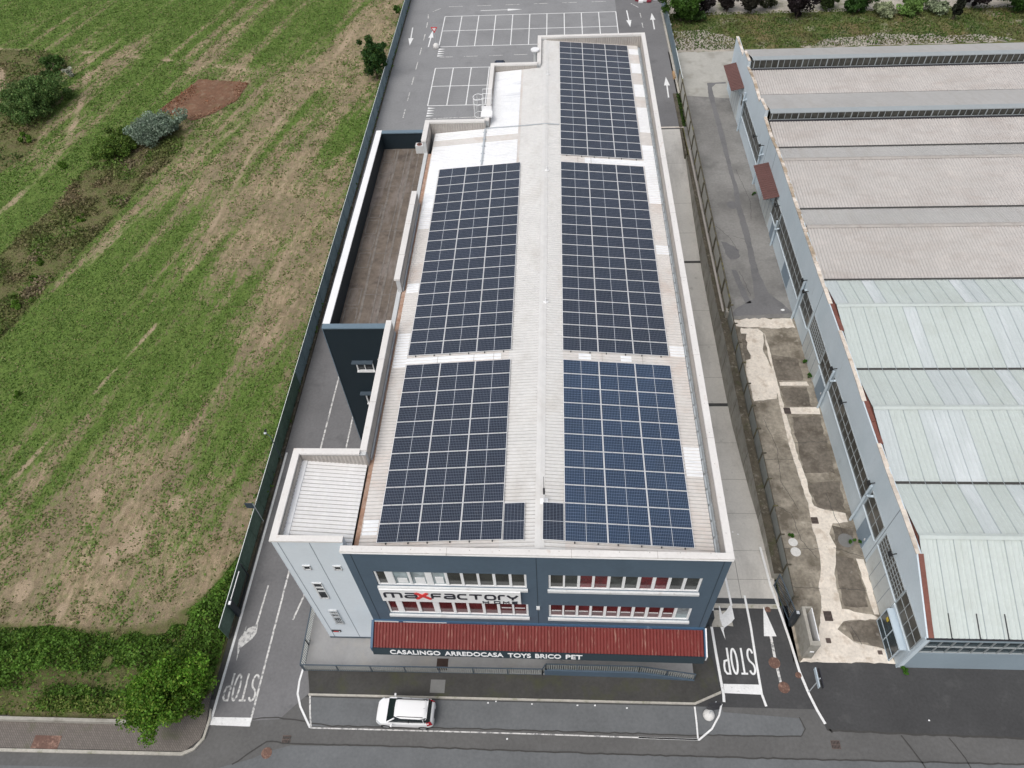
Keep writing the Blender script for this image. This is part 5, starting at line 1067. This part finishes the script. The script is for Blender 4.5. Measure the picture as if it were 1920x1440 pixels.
for i in range(NP+1):
    y=Y0+i*PI_; w=MB(); w.box(fx(y)-.13,fx(y)+.06,y-.09,y+.09,0,1.85); w.build('post',M['fence_post'],yf)
w=MB(); w.beam((fx(Y0),Y0,1.76),(fx(91),Y0+NP*PI_,1.78),.13,.09); w.beam((fx(Y0)-.05,Y0,.10),(fx(91)-.05,Y0+NP*PI_,.10),.12,.10); w.build('rail',M['fence_post'],yf)
w=MB(); w.box(15.6,15.78,Y0+.2,76,-.1,.16); w.build('plinth',M['lining'],yf)
yf2=thing('sheet_fence','grey-green sheet fence with slanted posts along the near part of the yard','fence',(16,36,0)); NB=12; 
for i in range(NB):
    y0_=20.9+i*2.3; w=MB(); w.box(15.93,15.96,y0_+.05,y0_+2.25,-.0,1.42+.25*(y0_<46)); w.build('panel',M['fence_panel2'],yf2)
for i in range(NB+1):
    y=20.9+i*2.3; w=MB(); w.box(15.86,15.94,y-.05,y+.05,0,1.8); w.box(15.9,16.2,y-.04,y+.04,1.7,1.8); w.build('post',M['fence_post'],yf2)
w=MB(); w.beam((15.96,20.9,1.7),(15.96,48.5,1.7),.05,.06); w.build('rail',M['mosswall'],yf2)
w=MB(); w.box(15.7,16.1,48.35,48.85,-.1,1.0); o=w.build('concrete_pier',M['retwall']); tag(o,'short stained concrete pier where the two yard fences meet','pier')
# left boundary fence: green mesh in front, blue-grey sheet behind
lf=thing('boundary_fence','long boundary fence, green mesh near the street turning blue-grey behind the annex','fence',(-22.25,70,0))
i=0; y=18.0
while y<124:
    y1_=y+2.5; w=MB(); w.box(-22.27,-22.25,y+.03,y1_-.03,.16,1.95)
    w.build('panel',M['mesh_green' if y<40 else 'mesh_blue'],lf)
    w=MB(); w.box(-22.25,-22.20,y-.03,y+.03,0,1.98); w.build('post',M['mesh_green' if y<40 else 'mesh_blue'],lf); y=y1_
w=MB(); w.box(-22.28,-22.24,18,124.5,1.95,1.99); w.build('top_rail',M['rail_white'],lf)
rf=thing('blue_fence','blue-grey sheet fence beside the far right lane, under the green tree','fence',(16.05,100,0))
for i in range(9):
    y0_=88.9+i*2.9; w=MB(); w.box(16.08,16.11,y0_+.02,y0_+2.88,.12,2.0); w.build('panel',M['mesh_blue'],rf)
    w=MB(); w.box(16.10,16.18,y0_-.04,y0_+.04,0,2.05); w.build('post',M['rail_white'],rf)
w=MB(); w.box(16.07,16.13,88.9,96.5,2.0,2.05); w.build('top_rail',M['rail_white'],rf); w=MB(); w.box(15.75,16.0,88.4,112,-.02,.13); w.build('plinth',M['kerb'],rf)
# right gate: pier with hollow top, sliding gate leaf, post
gp=thing('gate_pier','stained hollow concrete gate pier at the corner of yard and driveway','gate pier',(16.4,18.7,0))
w=MB(); w.box(16.08,16.28,17.45,20.0,0,2.3); w.box(16.28,16.72,17.45,17.75,0,2.3); w.box(16.28,16.72,19.9,20.0,0,2.3); w.box(16.28,16.72,17.75,19.9,0,1.2); w.build('pier_body',M['retwall'],gp)
w=MB(); w.box(16.66,16.72,17.75,19.9,1.2,2.33); w.build('edge_plate',M['white_metal'],gp); w=MB(); w.box(16.29,16.65,17.76,19.89,1.2,1.25); w.build('hollow',M['black'],gp)
w=MB(); w.box(16.3,16.55,17.40,17.45,1.2,1.32); w.build('number_plate',M['white_metal'],gp)
sg=thing('sliding_gate','dark steel sliding gate leaf standing open beside the fence','gate',(15.55,21.2,0))
w=MB(); w.beam((15.28,22.45,1.8),(15.78,19.95,1.8),.06,.06); w.beam((15.28,22.45,.08),(15.78,19.95,.08),.06,.06); w.beam((15.28,22.45,0),(15.28,22.45,1.8),.07,.07); w.beam((15.78,19.95,0),(15.78,19.95,1.8),.07,.07); w.beam((15.28,22.45,.95),(15.78,19.95,.95),.04,.04)
w.build('gate_frame',M['railing'],sg); w=MB()
for k in range(22): t_=k/22; x=15.28+.5*t_; y=22.45-2.5*t_; w.beam((x,y,.08),(x,y,1.8),.025,.025)
w.build('bars',M['gate_dark'],sg)
w=MB(); w.box(15.72,15.98,19.55,19.85,0,2.0); o=w.build('gate_post',M['gate_dark']); tag(o,'dark square gate post capped in grey beside the hollow pier','gate post'); q=MB(); q.box(15.76,15.94,19.6,19.8,2.0,2.05); q.build('cap',M['galv'],o)
w=MB(); w.box(-22.12,-21.9,19.55,19.95,0,1.95); o=w.build('gate_post',M['gate_dark']); tag(o,'dark gate post with a pale cap against the green mesh fence','gate post'); q=MB(); q.box(-22.09,-21.93,19.6,19.85,1.95,2.0); q.build('cap',M['sign_white'],o)
gl=thing('open_gate_leaf','open gate leaf with a white top rail along the green mesh fence','gate',(-22.08,21,0)); w=MB(); w.box(-22.10,-22.05,19.95,22.1,1.78,1.84); w.build('top_rail',M['sign_white'],gl)
w=MB(); w.beam((-22.07,22.6,0),(-22.07,22.6,1.95),.06,.06); w.beam((-22.07,20.0,.1),(-22.07,22.6,.1),.04,.05)
for k in range(20): w.beam((-22.07,20.05+k*.13,.1),(-22.07,20.05+k*.13,1.8),.02,.02)
w.build('bars',M['gate_dark'],gl)
w=MB(); w.box(10.12,10.55,19.45,20.15,0,1.5); o=w.build('gate_cabinet',M['gate_dark']); tag(o,'black gate cabinet with a grey lid by the right corner of the front','cabinet'); q=MB(); q.box(10.35,10.58,19.95,20.35,1.5,1.56); q.build('lid',M['galv'],o)
w=MB(); w.box(-16.95,-16.75,20.6,23.0,0,1.5); w.box(-16.6,-16.55,21,23,0,1.6); o=w.build('side_gate',M['gate_dark']); tag(o,'dark gate leaf standing beside the pale tower base','gate')
# ================================================================== SIGNS AND LAMPS
def ballsign(name,label,bx,by,h,r=.36):
    t_=thing(name,label,'road sign',(bx,by,0)); q=MB(); q.sphere((bx,by,r*.62),r,24,14); q.build('ball_base',M['stone'],t_,smooth=True); q=MB(); q.tube([(bx,by,.6),(bx,by,h)],.03,8); q.build('pole',M['galv'],t_); return t_
s1=ballsign('road_sign','pair of round dark backed signs on a pole in a white concrete ball',9.62,13.75,2.9)
for z,m_ in ((2.5,'mast_dark'),(1.78,'mast_dark')):
    q=MB(); k=20; cx,cy=9.62,13.69
    vs=[(cx+.40*math.cos(2*math.pi*i/k),cy,z+.34*math.sin(2*math.pi*i/k)) for i in range(k)]+[(cx+.40*math.cos(2*math.pi*i/k),cy+.03,z+.34*math.sin(2*math.pi*i/k)) for i in range(k)]
    q.add(vs,[tuple(range(k)),tuple(range(k,2*k))[::-1]]+[(i,k+i,k+(i+1)%k,(i+1)%k) for i in range(k)]); q.build('sign_disc',M[m_],s1)
s2=ballsign('give_way_sign','small red edged triangular sign on a ball base by the far parking bays',-16.55,102.5,3.0,.45)
q=MB(); q.add([(-17.0,102.45,2.95),(-16.1,102.45,2.95),(-16.55,102.45,2.15),(-17.0,102.5,2.95),(-16.1,102.5,2.95),(-16.55,102.5,2.15)],[(0,2,1),(3,4,5),(0,1,4,3),(1,2,5,4),(2,0,3,5)]); q.build('triangle',M['letter_red'],s2)
q=MB(); q.add([(-16.82,102.44,2.85),(-16.28,102.44,2.85),(-16.55,102.44,2.38)],[(0,2,1)]); q.build('triangle_face',M['sign_white'],s2)
s3=thing('street_name_sign','double sided street sign on a slim pole beside the driveway edge line','street sign',(16.1,15.35,0))
q=MB(); q.tube([(16.1,15.33,0),(16.1,15.33,2.6)],.03,8); q.build('pole',M['galv'],s3)
for x,m_ in ((15.98,'pipe'),(16.22,'mast_dark')): q=MB(); q.box(x-.03,x+.03,14.85,16.0,2.25,2.6); q.build('sign_plate',M[m_],s3)
q=MB(); q.box(15.98,16.22,15.36,15.42,2.4,2.46); q.build('bracket',M['galv'],s3)
l1=thing('street_lamp','slim lamp post leaning over the green mesh fence near the tower','lamp post',(-22.05,32.7,0)); q=MB(); q.tube([(-22.05,32.7,0),(-22.05,32.7,3.2)],.035,8); q.tube([(-22.05,32.7,3.2),(-22.3,32.8,3.45)],.03,8); q.build('pole',M['railing'],l1)
q=MB(); q.sphere((-22.42,32.85,3.5),.13,14,8,zs=.7); q.build('lamp_head',M['galv'],l1,smooth=True); q=MB(); q.box(-22.48,-22.36,32.85,33.15,3.55,3.62); q.build('lamp_glass',M['black'],l1)
l2=thing('notice_sign','dark square sign back on a post by the green mesh fence','sign',(-22.1,27.0,0)); q=MB(); q.tube([(-22.1,27.0,0),(-22.1,27.0,2.7)],.03,8); q.build('pole',M['galv'],l2); q=MB(); q.box(-22.75,-22.12,27.0,27.04,2.05,2.75); q.build('sign_plate',M['facade_joint'],l2)
# ================================================================== CARS
def car(label,loc,rz,paint,glassm):
    root=thing('parked_car',label,'car',loc,rz)
    B=[(-1.84,.42,.36,.56),(-1.80,.60,.29,.68),(-1.70,.72,.24,.78),(-1.45,.785,.2,.89),(-1.1,.81,.2,.97),(-.85,.815,.2,1.02),(-.2,.815,.2,1.05),(.5,.815,.2,1.07),(1.1,.81,.2,1.08),(1.5,.79,.24,1.06),(1.72,.735,.3,.98),(1.81,.66,.34,.86),(1.84,.55,.38,.66)]
    mb=MB(); vs=[];n=14
    for x,w_,zb,zt in B:
        h=[(0,zb),(w_*.86,zb),(w_*.98,zb+.10),(w_,zb+(zt-zb)*.45),(w_*.985,zt-.12*(zt-zb)),(w_*.93,zt-.02),(w_*.82,zt+.012),(0,zt+.035)]
        vs+=[(x,-y,z) for y,z in h]+[(x,y,z) for y,z in h[-2:0:-1]]
    for i in range(len(B)-1):
        for k in range(n): vs_=(i*n+k,i*n+(k+1)%n,(i+1)*n+(k+1)%n,(i+1)*n+k); mb.f.append(vs_); mb.m.append(0)
    mb.v=vs; mb.f.append(tuple(range(n))[::-1]); mb.m.append(0); e=(len(B)-1)*n; mb.f.append(tuple(e+k for k in range(n))); mb.m.append(0)
    body=mb.build('body',paint,root,smooth=True,local=True)
    sb=body.modifiers.new('sub','SUBSURF'); sb.levels=1; sb.render_levels=2
    # cabin glass
    def ring(x0_,x1_,w0,w1,z): return [(x0_,-w0*.93,z),(x0_+.03,-w0,z),(x1_-.06,-w1,z),(x1_,-w1*.90,z),(x1_,w1*.90,z),(x1_-.06,w1,z),(x0_+.03,w0,z),(x0_,w0*.93,z)]
    mb=MB(); a_=ring(-1.08,1.66,.74,.71,1.03); b_=ring(-.52,1.46,.605,.60,1.50); mb.add(a_+b_,[(i,(i+1)%8,8+(i+1)%8,8+i) for i in range(8)]+[tuple(range(8,16))]); mb.build('cabin_glass',glassm,root,local=True)
    # roof skin, slightly crowned
    vs=[];fs=[];nx_,ny_=9,9
    for i in range(nx_):
        for j in range(ny_):
            u=i/(nx_-1)*2-1;v_=j/(ny_-1)*2-1; x=.47+u*1.03*(1-.03*v_*v_)-.0; y=v_*.615*(1-.05*(u<-.5)*(abs(u)-.5)); z=1.575-.045*u*u-.05*v_**4-.012*v_*v_; vs.append((x,y,z))
    fs=[(i*ny_+j,(i+1)*ny_+j,(i+1)*ny_+j+1,i*ny_+j+1) for i in range(nx_-1) for j in range(ny_-1)]
    mb=MB(); mb.add(vs,fs); rf_=mb.build('roof',paint,root,smooth=True,local=True); so=rf_.modifiers.new('so','SOLIDIFY'); so.thickness=.06; so.offset=-1
    mb=MB()
    for s in (-1,1):
        mb.beam((-1.06,s*.735,1.04),(-.50,s*.61,1.53),.07,.05); mb.beam((1.28,s*.67,1.05),(1.28,s*.615,1.5),.10,.03)
        mb.beam((-1.0,s*.765,1.06),(1.6,s*.735,1.08),.05,.04)
    mb.build('pillar',paint,root,local=True)
    mb=MB()
    for s in (-1,1): mb.beam((.35,s*.722,1.06),(.35,s*.615,1.5),.07,.02)
    mb.build('door_pillar',M['car_black'],root,local=True)
    for s in (-1,1):
        mb=MB(); mb.tube([(-.35,s*.52,1.575),(-.28,s*.52,1.60),(1.2,s*.52,1.59),(1.27,s*.52,1.56)],.02,6); mb.build('roof_rail',M['car_black'],root,local=True)
        mb=MB(); mb.box(-.78,-.66,min(s*.84,s*1.0),max(s*.84,s*1.0),1.0,1.16); mb.box(-.76,-.70,min(s*.74,s*.86),max(s*.74,s*.86),1.02,1.07); mi=mb.build('mirror',paint,root,local=True,bevel=.025)
        mb=MB(); mb.add([(1.50,s*.69,.82),(1.78,s*.60,.80),(1.70,s*.60,1.12),(1.46,s*.68,1.16),(1.50,s*.80,.82),(1.80,s*.70,.80),(1.72,s*.66,1.10),(1.46,s*.745,1.14)],[(0,1,2,3),(7,6,5,4),(0,4,5,1),(1,5,6,2),(2,6,7,3),(3,7,4,0)]); mb.build('taillight',M['tail'],root,local=True)
        mb=MB(); mb.add([(-1.78,s*.50,.62),(-1.55,s*.76,.66),(-1.42,s*.765,.84),(-1.66,s*.60,.80),(-1.83,s*.50,.64),(-1.60,s*.775,.68),(-1.46,s*.79,.87),(-1.70,s*.61,.83)],[(0,1,2,3),(7,6,5,4),(0,4,5,1),(1,5,6,2),(2,6,7,3),(3,7,4,0)]); mb.build('headlight',M['headlight'],root,local=True)
        for x in (-1.18,1.17):
            mb=MB(); vs=[];k=24
            prof=[(.30,.66),(.315,.68),(.315,.80),(.30,.825),(.20,.825)]
            for r_,yy in prof: vs+=[(x+r_*math.cos(2*math.pi*i/k),s*yy,.315+r_*math.sin(2*math.pi*i/k)) for i in range(k)]
            mb.add(vs,[(j*k+i,j*k+(i+1)%k,(j+1)*k+(i+1)%k,(j+1)*k+i) for j in range(4) for i in range(k)]); ty=mb.build('wheel',M['tyre'],root,local=True,smooth=True)
            mb=MB(); vs=[(x,s*.815,.315)]+[(x+.205*math.cos(2*math.pi*i/20),s*.82,.315+.205*math.sin(2*math.pi*i/20)) for i in range(20)]; mb.add(vs,[(0,1+i,1+(i+1)%20) for i in range(20)]); mb.build('rim',M['rim'],ty,local=True)
    mb=MB(); mb.box(1.45,1.50,-.52,.52,1.47,1.53); mb.add([(1.80,-.58,.42),(1.80,.58,.42),(1.86,.5,.55),(1.86,-.5,.55)],[(0,1,2,3)]); mb.build('spoiler',paint,root,local=True)
    mb=MB(); mb.box(-1.862,-1.83,-.42,.42,.36,.50); mb.box(1.835,1.86,-.27,.27,.62,.76); mb.build('grille',M['car_black'],root,local=True)
    mb=MB(); mb.tube([(1.25,.02,1.57),(1.36,.02,1.68)],.008,5); mb.build('antenna',M['car_black'],root,local=True)
    return root
car('small white car with roof rails parked at the kerb in front of the store',(-9.30,13.33,-.01),RAD(-1.2),M['car_white'],M['car_glass'])
car('dark blue car mostly hidden behind the far left parapet',(-7.15,93.95,0),RAD(90),M['car_navy'],M['car_glass'])
# ================================================================== VEGETATION
def clumps(name,cen,rad,nc,nl,ls,col,parent,var=.35,flat=1,yel=None,zmin=.05,shell=.75):
    """leaf cards gathered in clumps spread through an ellipsoid"""
    nl_=max(4,nc//7); lo=RNG.normal(size=(nl_,3)); lo/=np.linalg.norm(lo,axis=1)[:,None]; lo*=RNG.uniform(.10,.60,nl_)[:,None]; lr=RNG.uniform(.38,.62,nl_); lk=RNG.integers(0,nl_,nc)
    c=RNG.normal(size=(nc,3)); c/=np.linalg.norm(c,axis=1)[:,None]; c=lo[lk]+c*(lr[lk]*RNG.uniform(.35,1,nc)**.5)[:,None]; c=c*np.array(rad)*1.02+np.array(cen)
    cr_=RNG.uniform(.10,.30,nc)*np.mean(rad)
    k=RNG.integers(0,nc,nl); d=RNG.normal(size=(nl,3)); d/=np.linalg.norm(d,axis=1)[:,None]; d[:,2]*=.8
    P=c[k]+d*(cr_[k]*RNG.uniform(.2,1.2,nl)**.6)[:,None]; P[:,2]=np.maximum(P[:,2],zmin)
    cv=RNG.uniform(1-var,1+var,nc); C_=np.array(col)[None,:]*(cv[k]*RNG.uniform(.7,1.35,nl))[:,None]
    if yel is not None:
        y_=RNG.uniform(size=nl)<.25; C_[y_]=np.array(yel)*RNG.uniform(.7,1.3,y_.sum())[:,None]
    return quadmesh(name,cards(P,RNG.uniform(.6,1.3,nl)*ls,.8,.75),C_,M['leaf'],parent=parent),c
def tree(name,label,x,y,h,r,col,group=None,cat='tree',nl=9000,ls=.22,nc=40,zc=None,rz=None,yel=None,th=.12,var=.35):
    root=thing(name,label,cat,(x,y,0),group=group); zc=zc if zc is not None else h*.58; rz=rz if rz is not None else h*.42
    cr_,cs=clumps('crown',(x,y,zc),(r,r,rz),nc,nl,ls,col,root,yel=yel,var=var)
    b_=MB(); b_.tube([(x,y,0),(x+.05,y-.04,zc*.5),(x,y+.05,zc)],[th*1.3,th,th*.5],8)
    for i in range(min(10,nc)):
        c_=cs[i]; b_.tube([(x,y,zc*(.35+.04*i)),((x+c_[0])/2+.1,(y+c_[1])/2,(zc*.5+c_[2])/2+.1),tuple(c_)],[th*.6,th*.35,th*.12],6)
    b_.build('trunk',M['bark'],root); return root
tree('leafy_tree','large bright green tree over the brick pavement at the front left corner',-24.35,13.55,5.0,3.15,(.075,.165,.016),nl=38000,ls=.17,nc=130,zc=2.7,rz=2.3,yel=(.16,.24,.035),var=.5)
tree('sumac_tree','dark feathery tree against the boundary fence opposite the annex',-23.7,94.2,6.4,2.15,(.028,.072,.018),nl=18000,ls=.24,nc=85,zc=3.0,rz=2.9,yel=(.06,.105,.02))
tree('silvery_bush','rounded silvery green bush beside the bare brown plot',-48.9,80.3,3.6,4.3,(.15,.20,.145),cat='bush',nl=15000,ls=.24,nc=70,zc=1.5,rz=1.5,th=.07,yel=(.24,.29,.23))
tree('green_bush','darker green bush joined to the left side of the silvery bush',-52.6,77.6,3.0,3.5,(.07,.125,.02),cat='bush',nl=9000,ls=.22,nc=45,zc=1.2,rz=1.2,th=.06,yel=(.12,.17,.03))
tree('willow_bush','big loose green willow bush at the far left edge of the field',-68.0,87.6,4.6,5.6,(.07,.13,.035),cat='bush',nl=24000,ls=.24,nc=95,zc=2.0,rz=2.1,th=.08,yel=(.12,.17,.05))
tree('willow_bush','smaller willow bush behind the big one beside white blossom',-70.8,98.8,2.8,3.0,(.065,.125,.03),cat='bush',nl=6000,ls=.26,nc=22,zc=1.2,rz=1.2,th=.06)
tree('blossom_bush','white blossoming bush by the track crossing at far left',-67.8,96.6,2.2,1.0,(.42,.43,.36),cat='bush',nl=2200,ls=.24,nc=10,zc=1.0,rz=1.3,th=.04)
for i,(x,y,r,lab) in enumerate(((-52.7,50.5,.95,'round light green shrub low in the rough strip, largest of the low ones'),(-53.4,54.6,.6,'small light green shrub just above the largest low shrub'),(-53.6,56.9,.75,'light green shrub, third up the rough strip from the left edge'),(-52.2,64.2,.8,'light green shrub in the middle of the rough strip'),(-47.6,39.4,.5,'tiny shrub on the green at the left frame edge'),(-59.0,74.5,.9,'shrub at the left end of the rough strip below the willow'),(-66.5,80.5,1.3,'low green shrub under the big willow bush'))):
    tree('low_shrub',lab,x,y,.9*r+.3,r,(.085,.165,.02),group='low shrubs of the rough strip',cat='shrub',nl=int(1500*r+500),ls=.17,nc=7,zc=.4*r+.1,rz=.42*r,th=.03)
# bramble bank
BP=[(-62,12.9),(-62,18.6),(-38.9,18.4),(-35.1,18.6),(-31,18.2),(-27.3,18.5),(-25.4,20.3),(-24.0,22.4),(-23.3,24.2),(-22.75,26.5),(-22.4,26.5),(-22.42,17.9),(-22.6,14.2),(-24.5,13.0),(-26.2,12.7)]
bx=RNG.uniform(-62,-22.4,170000); by=RNG.uniform(12.6,27,170000); k=inpoly(bx,by,BP); bx,by=bx[k],by[k]
m_=vnoise(bx*.5,by*.5,21)*.5+vnoise(bx*1.3,by*1.3,22)*.5; gap=vnoise(bx*.35+7,by*.6,23); ed=np.clip(polydist(bx,by,BP)/1.0,.15,1)
k=(RNG.uniform(size=len(bx))<np.clip(1.25-1.5*np.clip(gap-.55,0,1)*4*(by<16),.12,1)); bx,by,m_,ed=bx[k],by[k],m_[k],ed[k]
n=len(bx); bz=(m_**1.3)*1.7*ed*RNG.uniform(.55,1.0,n)+.05
bc=np.array([[.075,.150,.022]])*(.5+1.0*m_[:,None])*RNG.uniform(.65,1.35,n)[:,None]; y_=RNG.uniform(size=n)<.16; bc[y_]=np.array([.12,.19,.03])*RNG.uniform(.7,1.3,y_.sum())[:,None]
y_=(by<13.9)&(RNG.uniform(size=n)<.5); bc[y_]=np.array([.16,.20,.05])*RNG.uniform(.7,1.3,y_.sum())[:,None]
quadmesh('bramble_thicket',cards(np.stack([bx,by,bz],-1),RNG.uniform(.11,.25,n),.9,.8),bc,M['leaf'],stuff=True)
# trees at the far right
TR=[('green_tree','tall fresh green tree over the blue fence at the end of the right lane',18.2,108.6,6,3.3,(.045,.095,.015),12000,2.6),
 ('purple_tree','dark purple leaved tree, first beyond the green corner tree',22.0,111.2,5,2.2,(.018,.014,.014),5500,1.9),('purple_tree','dark purple leaved tree, second from the green corner tree',25.2,111.4,5,1.9,(.02,.015,.014),5000,1.9),
 ('purple_tree','narrow dark tree behind the factory peak, third in the row',28.6,111.0,5,1.9,(.022,.02,.014),4600,1.9),('purple_tree','broad dark purple tree standing forward of the row, left of the round green tree',34.6,108.6,5,2.8,(.02,.014,.015),9500,2.2),
 ('purple_tree','small dark tree between the broad purple tree and the factory peak tree',31.2,112.2,5,1.6,(.03,.035,.016),3500,1.8),
 ('green_tree','round dark green tree between purple trees and pale shrubs',43.4,109.9,5,2.4,(.03,.07,.014),8000,1.8),('green_shrub','dull green shrub left of the round green tree',39.3,111.6,4,2.0,(.045,.07,.02),5000,1.6),('pale_shrub','whitish flowering shrub right of the round green tree',46.8,109.0,2.4,2.0,(.24,.27,.16),4500,.9),
 ('green_shrub','bright green shrub between whitish shrubs',50.4,109.6,3,2.5,(.12,.20,.05),6500,1.2),('pale_shrub','whitish shrub left of the dark slim tree',54.0,108.8,2.6,1.9,(.22,.26,.16),4000,1.0),
 ('dark_tree','dark slim tree right of the pale shrubs',55.6,106.8,5,1.0,(.02,.024,.014),3000,1.8),('purple_tree','dark purple tree at the top right, left one of two',59.5,110.3,5,2.8,(.02,.015,.016),8000,1.9),('green_tree','deep green tree at the far right top corner',65.0,109.2,5,3.2,(.03,.07,.012),9000,1.9),('purple_tree','dark purple tree at the top right, right one of two',69.5,112,6,3,(.018,.014,.014),6000,2.2),
 ('green_shrub','low dark green shrub in front of the first purple trees',20.5,108.6,2,1.6,(.03,.06,.014),3500,.9)]
for nm,lab,x,y,h,r,col,nl,zc in TR: tree(nm,lab,x,y,h,r,col,group='trees and shrubs behind the factory',cat='tree' if 'tree' in nm else 'shrub',nl=nl,ls=.26,nc=50,zc=zc,rz=zc*.95,th=.10,var=.45)
tree('edge_shrub','shrub growing behind the boundary fence at the top of the photo',-23.2,112.5,2.4,.8,(.05,.11,.02),cat='shrub',nl=2500,ls=.22,nc=10,zc=1.2,rz=1.2,th=.03)
# weeds along fences and walls
def weedline(name,pts,n,size,col,w,h):
    P=[]; 
    for _ in range(n):
        i=rnd.randrange(len(pts)-1); t_=rnd.random(); P.append((pts[i][0]+(pts[i+1][0]-pts[i][0])*t_+rnd.gauss(0,w),pts[i][1]+(pts[i+1][1]-pts[i][1])*t_,abs(rnd.gauss(0,h))+.03))
    P=np.array(P); quadmesh(name,cards(P,RNG.uniform(.6,1.3,n)*size,.8),np.array([col])*RNG.uniform(.5,1.5,n)[:,None],M['leaf'],stuff=True)
weedline('fence_weeds',[(-22.75,27),(-22.7,125)],9000,.26,(.07,.13,.022),.22,.22)
weedline('lane_moss',[(15.6,81),(15.7,88.5)],700,.16,(.04,.075,.015),.12,.05)
weedline('kerb_weeds',[(-15.8,14.42),(8.8,14.42)],700,.07,(.12,.12,.035),.03,.02)
for x,y,r,lab in ((22.35,17.0-.25,.45,'green weed tuft at the near corner of the factory front'),(32.2,16.8,.5,'green weed tuft further right along the factory front wall'),(17.15,26.3,.35,'weed tuft beside the pale round cover by the yard fence'),(21.55,25.8,.5,'green weed at the foot of the grey factory door'),(21.8,43.2,.4,'weed in the gutter under the pale sliding doors, upper one'),(21.8,41.3,.35,'weed in the gutter under the pale sliding doors, lower one'),(21.5,67.2,.35,'weed at the wall foot below the nearer brown canopy')):
    root=thing('weed_tuft',lab,'weed',(x,y,0),group='weed tufts along the factory'); clumps('leaves',(x,y,.22),(r,r,.25),6,420,.14,(.05,.13,.018),root)
# small stray things
LT=[('scrap of white paper at the kerb right of the car, nearest the car',-4.2,14.2),('white scrap in the kerb gutter, second right of the car',-3.7,14.3),('white scrap in the kerb gutter below the canopy lettering end',-1.4,14.2),('white cup lying in the kerb gutter in the middle of the bay',1.5,14.18),('white scrap at the kerb right of the cup',2.6,14.2),('white scrap at the kerb near the bay end line',4.6,14.1),('white scrap on the street beyond the bay line',-2.9,12.1),('white scrap on the concrete side lane, left of a pair',13.2,26.8),('white scrap on the concrete side lane, right of a pair',13.55,26.6),('white scrap on the driveway asphalt',23.0,13.8),('pale rag at the wall foot where yard asphalt meets concrete',21.2,49.6)]
for lab,x,y in LT:
    z=.012 if not (y>21 and x<15.3) else lz(y)+.01; q=MB(); a_=rnd.uniform(0,3); s=.065 if 'rag' not in lab else .2
    P=[(x+s*rnd.uniform(.7,1.2)*math.cos(a_+i*1.05),y+s*rnd.uniform(.5,1.0)*math.sin(a_+i*1.05)) for i in range(6)]; q.prism(P,z,z+.03); o=q.build('litter_scrap',M['litter']); tag(o,lab,'litter','scraps of litter')
jk=thing('junk_heap','heap of red and white rags and boxes at the top of the right lane','junk heap',(14.0,115.5,0)); 
for i in range(14):
    q=MB(); x=14+rnd.uniform(-1.6,1.6);y=115.6+rnd.uniform(-.7,.9); q.box(x-.35,x+.35,y-.25,y+.25,.01*i,.2+rnd.uniform(0,.35)); q.build('box' if i%2 else 'rag',M['red_cloth' if i%3 else 'litter'],jk,bevel=.05)
cd=MB(); cd.box(15.55,15.8,92.2,93.8,0,.35); o=cd.build('cardboard_box',M['cardboard']); tag(o,'flattened brown box against the blue fence plinth','box')
# ================================================================== CAMERA AND LIGHT
cam=D.cameras.new('camera'); co=D.objects.new('camera',cam); COL.objects.link(co); SC.camera=co
p_,r_,y_=RAD(39.82308302),RAD(-3.93414031),RAD(5.08215636)
Rm=Matrix.Rotation(y_,4,'Z')@Matrix.Rotation(p_,4,'X')@Matrix.Rotation(r_,4,'Z')
co.matrix_world=Matrix.Translation((0,0,49))@Rm
cam.sensor_width=36; cam.lens=36*1377.15/1920; cam.clip_end=3000; cam.clip_start=.5
wd=D.worlds.new('World'); SC.world=wd; wd.use_nodes=True; nt=wd.node_tree; bg=nt.nodes['Background']
sky=nt.nodes.new('ShaderNodeTexSky'); sky.sky_type='NISHITA'; sky.sun_disc=False; ELE,AZ=RAD(60),RAD(216)
sky.sun_elevation=ELE; sky.sun_rotation=AZ; sky.dust_density=4; sky.air_density=1.0; sky.ozone_density=1.0
hs=nt.nodes.new('ShaderNodeHueSaturation'); hs.inputs['Saturation'].default_value=.38
nt.links.new(sky.outputs[0],hs.inputs['Color']); nt.links.new(hs.outputs[0],bg.inputs['Color']); bg.inputs['Strength'].default_value=.15
sl=D.lights.new('sun','SUN'); sl.energy=1.25; sl.angle=RAD(40); sl.color=(1,.97,.93); so=D.objects.new('sun',sl); COL.objects.link(so); so.location=(0,0,80)
dr_=Vector((math.sin(AZ)*math.cos(ELE),math.cos(AZ)*math.cos(ELE),math.sin(ELE))); so.rotation_euler=dr_.to_track_quat('Z','Y').to_euler()
SC.view_settings.view_transform='Standard'; SC.view_settings.look='None'; SC.view_settings.exposure=-.05; SC.view_settings.gamma=1
SC.render.engine='CYCLES'
